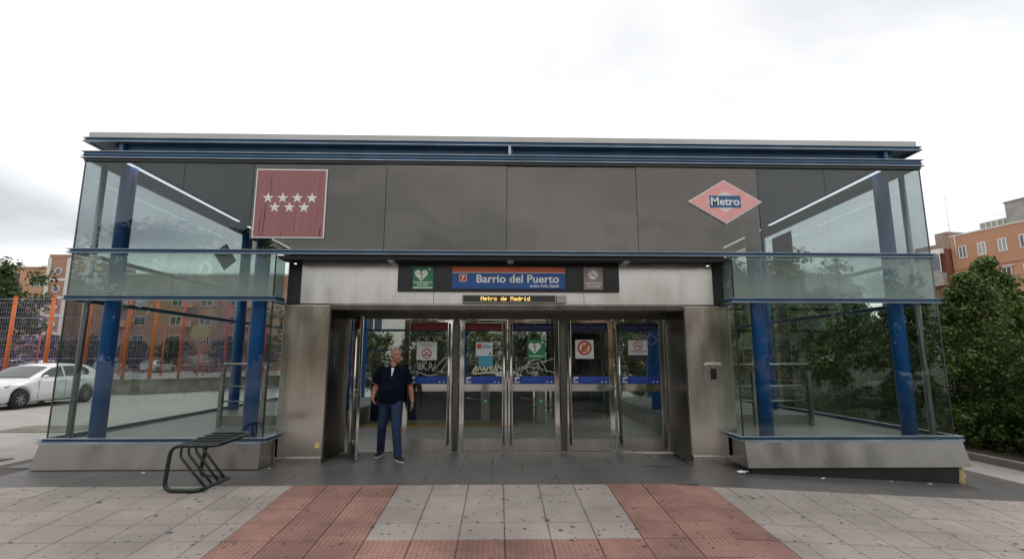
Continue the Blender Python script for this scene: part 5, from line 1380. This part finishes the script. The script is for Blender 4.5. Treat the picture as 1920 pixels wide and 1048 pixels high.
for k, (p, x) in enumerate(order):
    car((x, 62 + (k % 3) * .3, -.05), R(180 + 8 * ((k * 7) % 3 - 1)) if k % 2 else R(4), p, '%s car in the far parking row, %s counted from the picture edge' % (p[4:], nm2[k]), 'cars in the far parking row')
car((24, -17.2, -.785), R(-90), 'car_white', 'white car parked across the street, mirrored in the glass')

# ------------------------------------------------------------------ fence, low wall and court on the left
t = empty('low_wall', (-16.3, 23.9, -.05)); tag(t, 'low weathered concrete wall with scrawled graffiti under the orange fence', 'wall')
MB().box(-14, 0, 0, .35, 0, .62).build('wall_front', 'old_concrete', t); MB().box(-14.05, .03, -.03, .38, .6205, .70).build('coping', 'old_concrete', t)
o = MB().box(0, 9.5, 0, .35, 0, .62).build('wall_return', 'old_concrete', t, (0.0, 0.02, 0), R(58)); o2 = MB().box(0, 9.5, -.03, .38, .6205, .70).build('coping', 'old_concrete', t, (0.035, 0.0, .0), R(58))
mb = MB()
for s in ([(-2.15, .30), (-2.2, .18), (-2.1, .15), (-2.05, .25), (-2.15, .27)], [(-1.98, .30), (-2.0, .16)], [(-1.9, .3), (-1.88, .16), (-1.78, .3), (-1.76, .15)], [(-1.68, .28), (-1.7, .16), (-1.6, .18)], [(-1.5, .2), (-1.45, .28), (-1.4, .18), (-1.3, .2)],
          [(-2.9, .52), (-2.6, .44), (-2.7, .55), (-2.5, .5)], [(-1.2, .5), (-.9, .42), (-1.0, .52), (-.7, .5)], [(-.6, .3), (-.4, .42), (-.3, .28), (-.15, .4)]):
    scribble_mb(mb, spline([(a, b) for a, b in s], 4), -.006, .022)
mb.build('graffiti', 'graffiti_black', t)
def fence(name, posts, h, m, label, z0, rails, group=None, wires=True, pr=.065, step=.11):
    t = empty(name, (*posts[0], z0)); tag(t, label, 'fence', group); O = Vector((*posts[0], 0))
    for (x, y) in posts:
        mb = MB(); mb.tube([(x - O.x, y - O.y, 0), (x - O.x, y - O.y, h)], pr, 10); mb.tube([(x - O.x, y - O.y, h), (x - O.x, y - O.y, h + .05)], [pr * 1.2, pr * .6], 10); mb.build('post', m, t)
    for (a, b) in zip(posts[:-1], posts[1:]):
        a = Vector((*a, 0)) - O; b = Vector((*b, 0)) - O; d = (b - a); L = d.length; d.normalize()
        for z in rails:
            mb = MB(); mb.tube([a + d * pr + Vector((0, 0, z)), b - d * pr + Vector((0, 0, z))], .016, 6); mb.build('rail', 'fence_wire', t)
        if wires:
            mb = MB(); k = int(L / step)
            for i in range(1, k):
                p = a + d * (L * i / k); mb.tube([p + Vector((0, 0, .08)), p + Vector((0, 0, h - .1))], .0065, 4, caps=False)
            for q in range(1, int(h / .22)): mb.tube([a + Vector((0, .008, q * .22)), b + Vector((0, .008, q * .22))], .005, 4, caps=False)
            o = mb.build('wire_mesh', 'fence_wire', t); tag(o, kind='stuff')
    return t
fp = [(-22.8 - 1.77 * 2, 24.07), (-22.8 - 1.77, 24.07), (-22.8, 24.07), (-21.03, 24.07), (-19.26, 24.07), (-17.45, 24.07)]
fence('court_fence', fp + [(-16.25, 24.12)], 3.80, 'fence_orange', 'tall fence of orange posts and violet wire on the low wall', .65, (.1, .95, 1.85, 2.8, 3.70), pr=.075)
fr = [(-16.25 + math.cos(R(58)) * k, 24.2 + math.sin(R(58)) * k) for k in (1.2, 3.4, 5.6, 7.8)]
fence('court_fence', fr, 3.80, 'fence_red', 'tall fence of red posts turning away behind the low wall corner', .65, (.1, .95, 1.85, 2.8, 3.70), pr=.06)
fb = [(-62 + 4.2 * k, 52 - .3 * k) for k in range(10)]
fence('far_fence', fb, 4.6, 'fence_red', 'far row of slim red posts across the court', -.05, (1.0, 2.2, 3.4, 4.5), step=.5, pr=.07)
co = MB(); co.box(-90, -8, 26, 63.5, -.04, -.03); tag(co.build('court', 'court'), kind='structure')
t = empty('basketball_hoop', (-27.6, 47, -.05)); tag(t, 'round yellow basketball backboard on a red post behind the fence', 'basketball hoop')
mb = MB(); mb.tube([(0, .25, 0), (0, .25, 4.4)], .07, 10); mb.build('post', 'fence_red', t)
mb = MB(); mb.tube([(0, .1, 4.0), (0, .14, 4.0)], .85, 30); mb.build('backboard', 'basket_yellow', t)
mb = MB(); ang = [(.45 * math.cos(a * math.pi / 8), -.4 + .45 * math.sin(a * math.pi / 8), 3.5) for a in range(17)]; mb.tube(ang, .02, 6, caps=False); mb.build('hoop', 'fence_red', t)

# ------------------------------------------------------------------ buildings
def window(t, x, z, w, h, m='win_glass', y=0.0, fm='win_frame', fw=.07, split=True, name='window'):
    """window on the local -y face: frame standing proud, recessed panes"""
    f = MB(); f.box(x, x + w, y - .05, y + .02, z, z + fw); f.box(x, x + w, y - .05, y + .02, z + h - fw, z + h)
    f.box(x, x + fw, y - .05, y + .02, z + fw, z + h - fw); f.box(x + w - fw, x + w, y - .05, y + .02, z + fw, z + h - fw)
    if split: f.box(x + w / 2 - fw / 2, x + w / 2 + fw / 2, y - .045, y + .02, z + fw, z + h - fw)
    o = f.build(name, fm, t); MB().box(x + fw, x + w - fw, y - .02, y + .015, z + fw, z + h - fw).build('pane', m, o); return o
# orange apartment block far on the left, with the white stair tower
t = empty('apartment_block', (-70, 71, -.05)); tag(t, 'orange apartment block with balconies and white striped stair tower beyond the fence', 'building')
MB().box(-14, 7.8, 0, 12, 0, 14.0).build('wall', 'apt_orange', t); MB().box(10.8, 40, .3, 12, 0, 13.2).build('wall', 'apt_brick', t)
MB().box(-14.1, 7.85, -.1, 12, 14.001, 14.3).build('roof_edge', 'apt_brick', t); MB().box(10.75, 40.1, .2, 12, 13.201, 13.5).build('roof_edge', 'apt_white', t)
MB().box(7.85, 10.7, -1.4, 11, 0, 15.3).build('tower', 'apt_brick', t); MB().box(7.8, 10.75, -1.45, 11, 15.301, 15.8).build('tower_cap', 'apt_brick', t)
for x in (7.72, 10.34): MB().box(x, x + .50, -1.52, -1.402, 0, 15.3).build('tower_stripe', 'apt_white', t)
for k in range(5):
    z = 2.3 + k * 2.45; MB().box(8.221, 10.339, -1.5, -1.402, z, z + .32).build('tower_band', 'apt_white', t)
    mb = MB(); mb.tube([(9.28, -1.43, z + 1.35), (9.28, -1.5, z + 1.35)], .52, 18); o = mb.build('round_window', 'apt_white', t); mb = MB(); mb.tube([(9.28, -1.501, z + 1.35), (9.28, -1.51, z + 1.35)], .38, 18); mb.build('pane', 'win_glass', o)
for fl in range(5):
    z = .9 + fl * 2.65
    for x in (-12.5, -8.6, -5.2): window(t, x, z, 1.1, 1.2, 'win_dark' if (fl + int(x)) % 3 else 'win_glass', 0, 'apt_brick')
    for x in (.2, ):
        MB().box(x, x + 2.6, -.06, .02, z - .2, z + 1.9).build('balcony_opening', 'win_dark', t); MB().box(x - .2, x + 2.8, -1.1, -.061, z - .45, z - .2).build('balcony_slab', 'apt_orange', t)
        MB().box(x - .2, x + 2.8, -1.1, -1.0, z - .199, z + .7).build('balcony_rail', 'apt_brick' if fl % 2 else 'win_dark', t)
        if fl in (2, 3): mb = MB(); mb.add([(x - .1, -1.0, z + 1.0), (x + 2.7, -1.0, z + 1.0), (x + 2.7, -.07, z + 1.8), (x - .1, -.07, z + 1.8)], [(0, 1, 2, 3)]); o = mb.build('awning', 'awning', t); sd_ = o.modifiers.new('s', 'SOLIDIFY'); sd_.thickness = .04
    window(t, 4.6, z, 2.2, 1.2, 'win_glass', 0, 'apt_white')
    for x in (12, 15.5, 19, 24, 28, 32, 36): window(t, x, z, 1.6, 1.25, 'win_dark' if (fl * 3 + int(x)) % 4 else 'curtain_glass', .3, 'apt_white')
    for x in (17.2, 26, 34): MB().box(x, x + 1.5, -.8, .299, z - .3, z + .6).build('balcony', 'apt_orange', t)
# white building behind the hall
t = empty('white_building', (-11, 33, -.05)); tag(t, 'plain white building seen through the hall behind the doors', 'building')
MB().box(-2, 19, 0, 10, 0, 8.2).build('wall', 'apt_white', t); MB().box(-2.2, 19.2, -.2, 10, 8.201, 8.6).build('roof_edge', 'apt_brick', t)
for fl in range(3):
    for k, x in enumerate((-1, 2.2, 5.2, 8.4, 11.5, 14.4, 17)): window(t, x, .9 + fl * 2.5, 1.2, 1.4, 'win_glass' if (k + fl) % 3 else 'right_brick', 0)
# orange rendered block on the right: long face seen at a slant
dx, dy = 57.9 - 56.35, 52.4 - 60.0; az = math.atan2(dy, dx)
t = empty('rendered_block', (56.35, 60, -.4), az); tag(t, 'orange rendered block with white framed windows above the shrubs', 'building')
MB().box(0, 34, 0, 14, 0, 17.0).build('wall', 'right_render', t); MB().box(-.05, 34, -.08, 14, 17.001, 17.16).build('roof_edge', 'apt_white', t)
MB().box(-.001, 34, -.02, -.001, 12.72, 12.82).build('string_course', 'right_brick', t)
for fl in range(5):
    z = 14.15 - fl * 3.33
    for k in range(14):
        x = .85 + 2.08 * k
        if fl == 1 and k == 2: window(t, x, z - .05, .95, 1.5, 'win_dark', -.03); MB().box(x - .25, x + 1.2, -.25, -.001, z + 1.5, z + 1.62).build('shutter_box', 'apt_white', t); continue
        if fl and k in (0, 1): continue
        window(t, x, z, .86, 1.5, 'curtain_glass' if (k + fl) % 3 else 'win_glass', -.02, fw=.09)
mb = MB(); mb.tube([(.62, -.08, 17.1), (.62, -.08, 14.4)], .06, 8); mb.build('downpipe', 'apt_white', t)
# wing behind it, facing the plaza, with enclosed balcony and roof sheds
MB().box(-6.5, -.15, -.8, 14, 0, 15.6).build('wing_wall', 'right_brick', t)
w2 = empty('balcony', (-.16, -.9, 0)); w2.parent = t
MB().box(-2.6, -.1, -.6, .05, 11.0, 12.6).build('balcony_front', 'shed_grey', w2); MB().box(-2.6, -.1, -.6, .05, 15.0, 15.6).build('shutter', 'win_frame', w2)
window(w2, -2.6, 12.7, 2.4, 2.3, 'win_glass', -.55)
for x0, x1, z0, z1 in ((-6, -1.5, 15.601, 16.9), (-3.2, -1.6, 16.901, 18.3)): MB().box(x0, x1, 2, 8, z0, z1).build('roof_shed', 'shed_tan', t)
MB().box(1.2, 7.2, 3.5, 9, 17.161, 18.7).build('roof_shed', 'shed_grey', t); o = MB().box(4.6, 6.6, 2.6, 5, 17.161, 20.2).build('stair_head', 'shed_grey', t); MB().box(4.5, 6.7, 2.5, 5.1, 20.201, 20.35).build('stair_head_cap', 'kerb_stone', t)
for k in range(9): MB().box(1.2 + k * .62, 1.32 + k * .62, 3.4, 3.499, 17.161, 18.6).build('shed_post', 'apt_white', t)
for x, h in ((8.2, 1.6), (9.4, 2.2), (11, 1.5), (12.4, 2.0), (-2.0, 5.8)):
    mb = MB(); mb.tube([(x, 3, 17.1), (x, 3, 17.6 + h)], .025, 5); mb.tube([(x - .35, 3, 17.3 + h), (x + .35, 3, 17.3 + h)], .018, 4); o = mb.build('aerial', 'shed_grey', t)
# brick blocks: behind the shrubs and across the street behind the camera
def block(loc, rz, W, D, Hh, m, label, nx, nf, wm='win_glass'):
    t = empty('brick_block', loc, rz); tag(t, label, 'building'); MB().box(0, W, 0, D, 0, Hh).build('wall', m, t); MB().box(-.15, W + .15, -.15, D, Hh + .001, Hh + .4).build('roof_edge', 'shed_grey', t)
    for fl in range(nf):
        for k in range(nx): window(t, (k + .5) * W / nx - .7, 1.2 + fl * (Hh - .6) / nf, 1.4, 1.4, wm if (k * 3 + fl) % 4 else 'curtain_glass', 0)
    return t
block((17, 58, -.4), 0, 24, 10, 11.5, 'apt_orange', 'orange brick block behind the trees and shrubs', 7, 4)
block((36, -42, -.8), math.pi, 36, 10, 13.5, 'apt_brick', 'brick block across the street, mirrored in the bay by the shrubs', 11, 4)
block((-8, -46, -.8), math.pi, 34, 10, 12.0, 'apt_orange', 'orange block across the street, mirrored in the bay by the white car', 10, 4)

# ------------------------------------------------------------------ litter and manhole
def crumple(name, loc, m, s, label, seed, cat='litter', group=None):
    r = random.Random(seed); mb = MB(); v = []; n = 5
    for i in range(n):
        for j in range(4): v.append(((i / (n - 1) - .5) * s[0], (j / 3 - .5) * s[1], r.uniform(.002, s[2])))
    mb.add(v, [(i * 4 + j, i * 4 + j + 1, i * 4 + j + 5, i * 4 + j + 4) for i in range(n - 1) for j in range(3)])
    o = mb.build(name, m, None, loc, r.uniform(-.6, .6)); sd_ = o.modifiers.new('s', 'SOLIDIFY'); sd_.thickness = .002; tag(o, label, cat, group); return o
o = crumple('paper_wrapper', (3.62, 7.72, gz(3.6, 7.7) + .002), 'paper', (.15, .08, .04), 'crumpled white and blue wrapper on the apron beside the skirt', 3)
for x, y, s, lb, sd_ in ((4.75, 7.60, .05, 'small white paper scrap at the foot of the black plinth, nearer the doors', 4), (5.75, 7.58, .045, 'small white paper scrap at the foot of the black plinth, mid length', 5), (6.3, 7.56, .05, 'small white paper scrap at the foot of the black plinth, near its broken corner', 6),
                     (-0.55, 6.74, .04, 'tiny white paper scrap at the edge of the grey slabs', 7), (-5.0, 7.52, .05, 'small white paper scrap before the steel skirt by the bicycle rack', 8), (2.62, 8.7, .035, 'tiny white paper ball on the apron by the last door', 9), (-3.35, 7.75, .04, 'tiny white paper scrap at the pillar foot', 10)):
    crumple('paper_scrap', (x, y, gz(x, y) + .002), 'paper', (s, s * .7, s * .35), lb, sd_, group='paper scraps on the ground')
t = empty('drain_cover', (-8.6, 8.6, -.046)); tag(t, 'dark metal drain cover in the pavement past the skirt', 'drain cover'); MB().box(-.55, .55, -.3, .3, 0, .006).build('frame', 'car_trim', t)
for k in range(8): MB().box(-.5 + k * .13, -.42 + k * .13, -.26, .26, .0062, .012).build('bar', 'steel_dark', t)
t = MB().box(-.9, .9, -.6, .6, 0, .006).build('manhole_cover', 'old_concrete', None, (-10.6, 12.5, -.046)); tag(t, 'brownish patch of plate in the pavement near the white car', 'manhole cover')
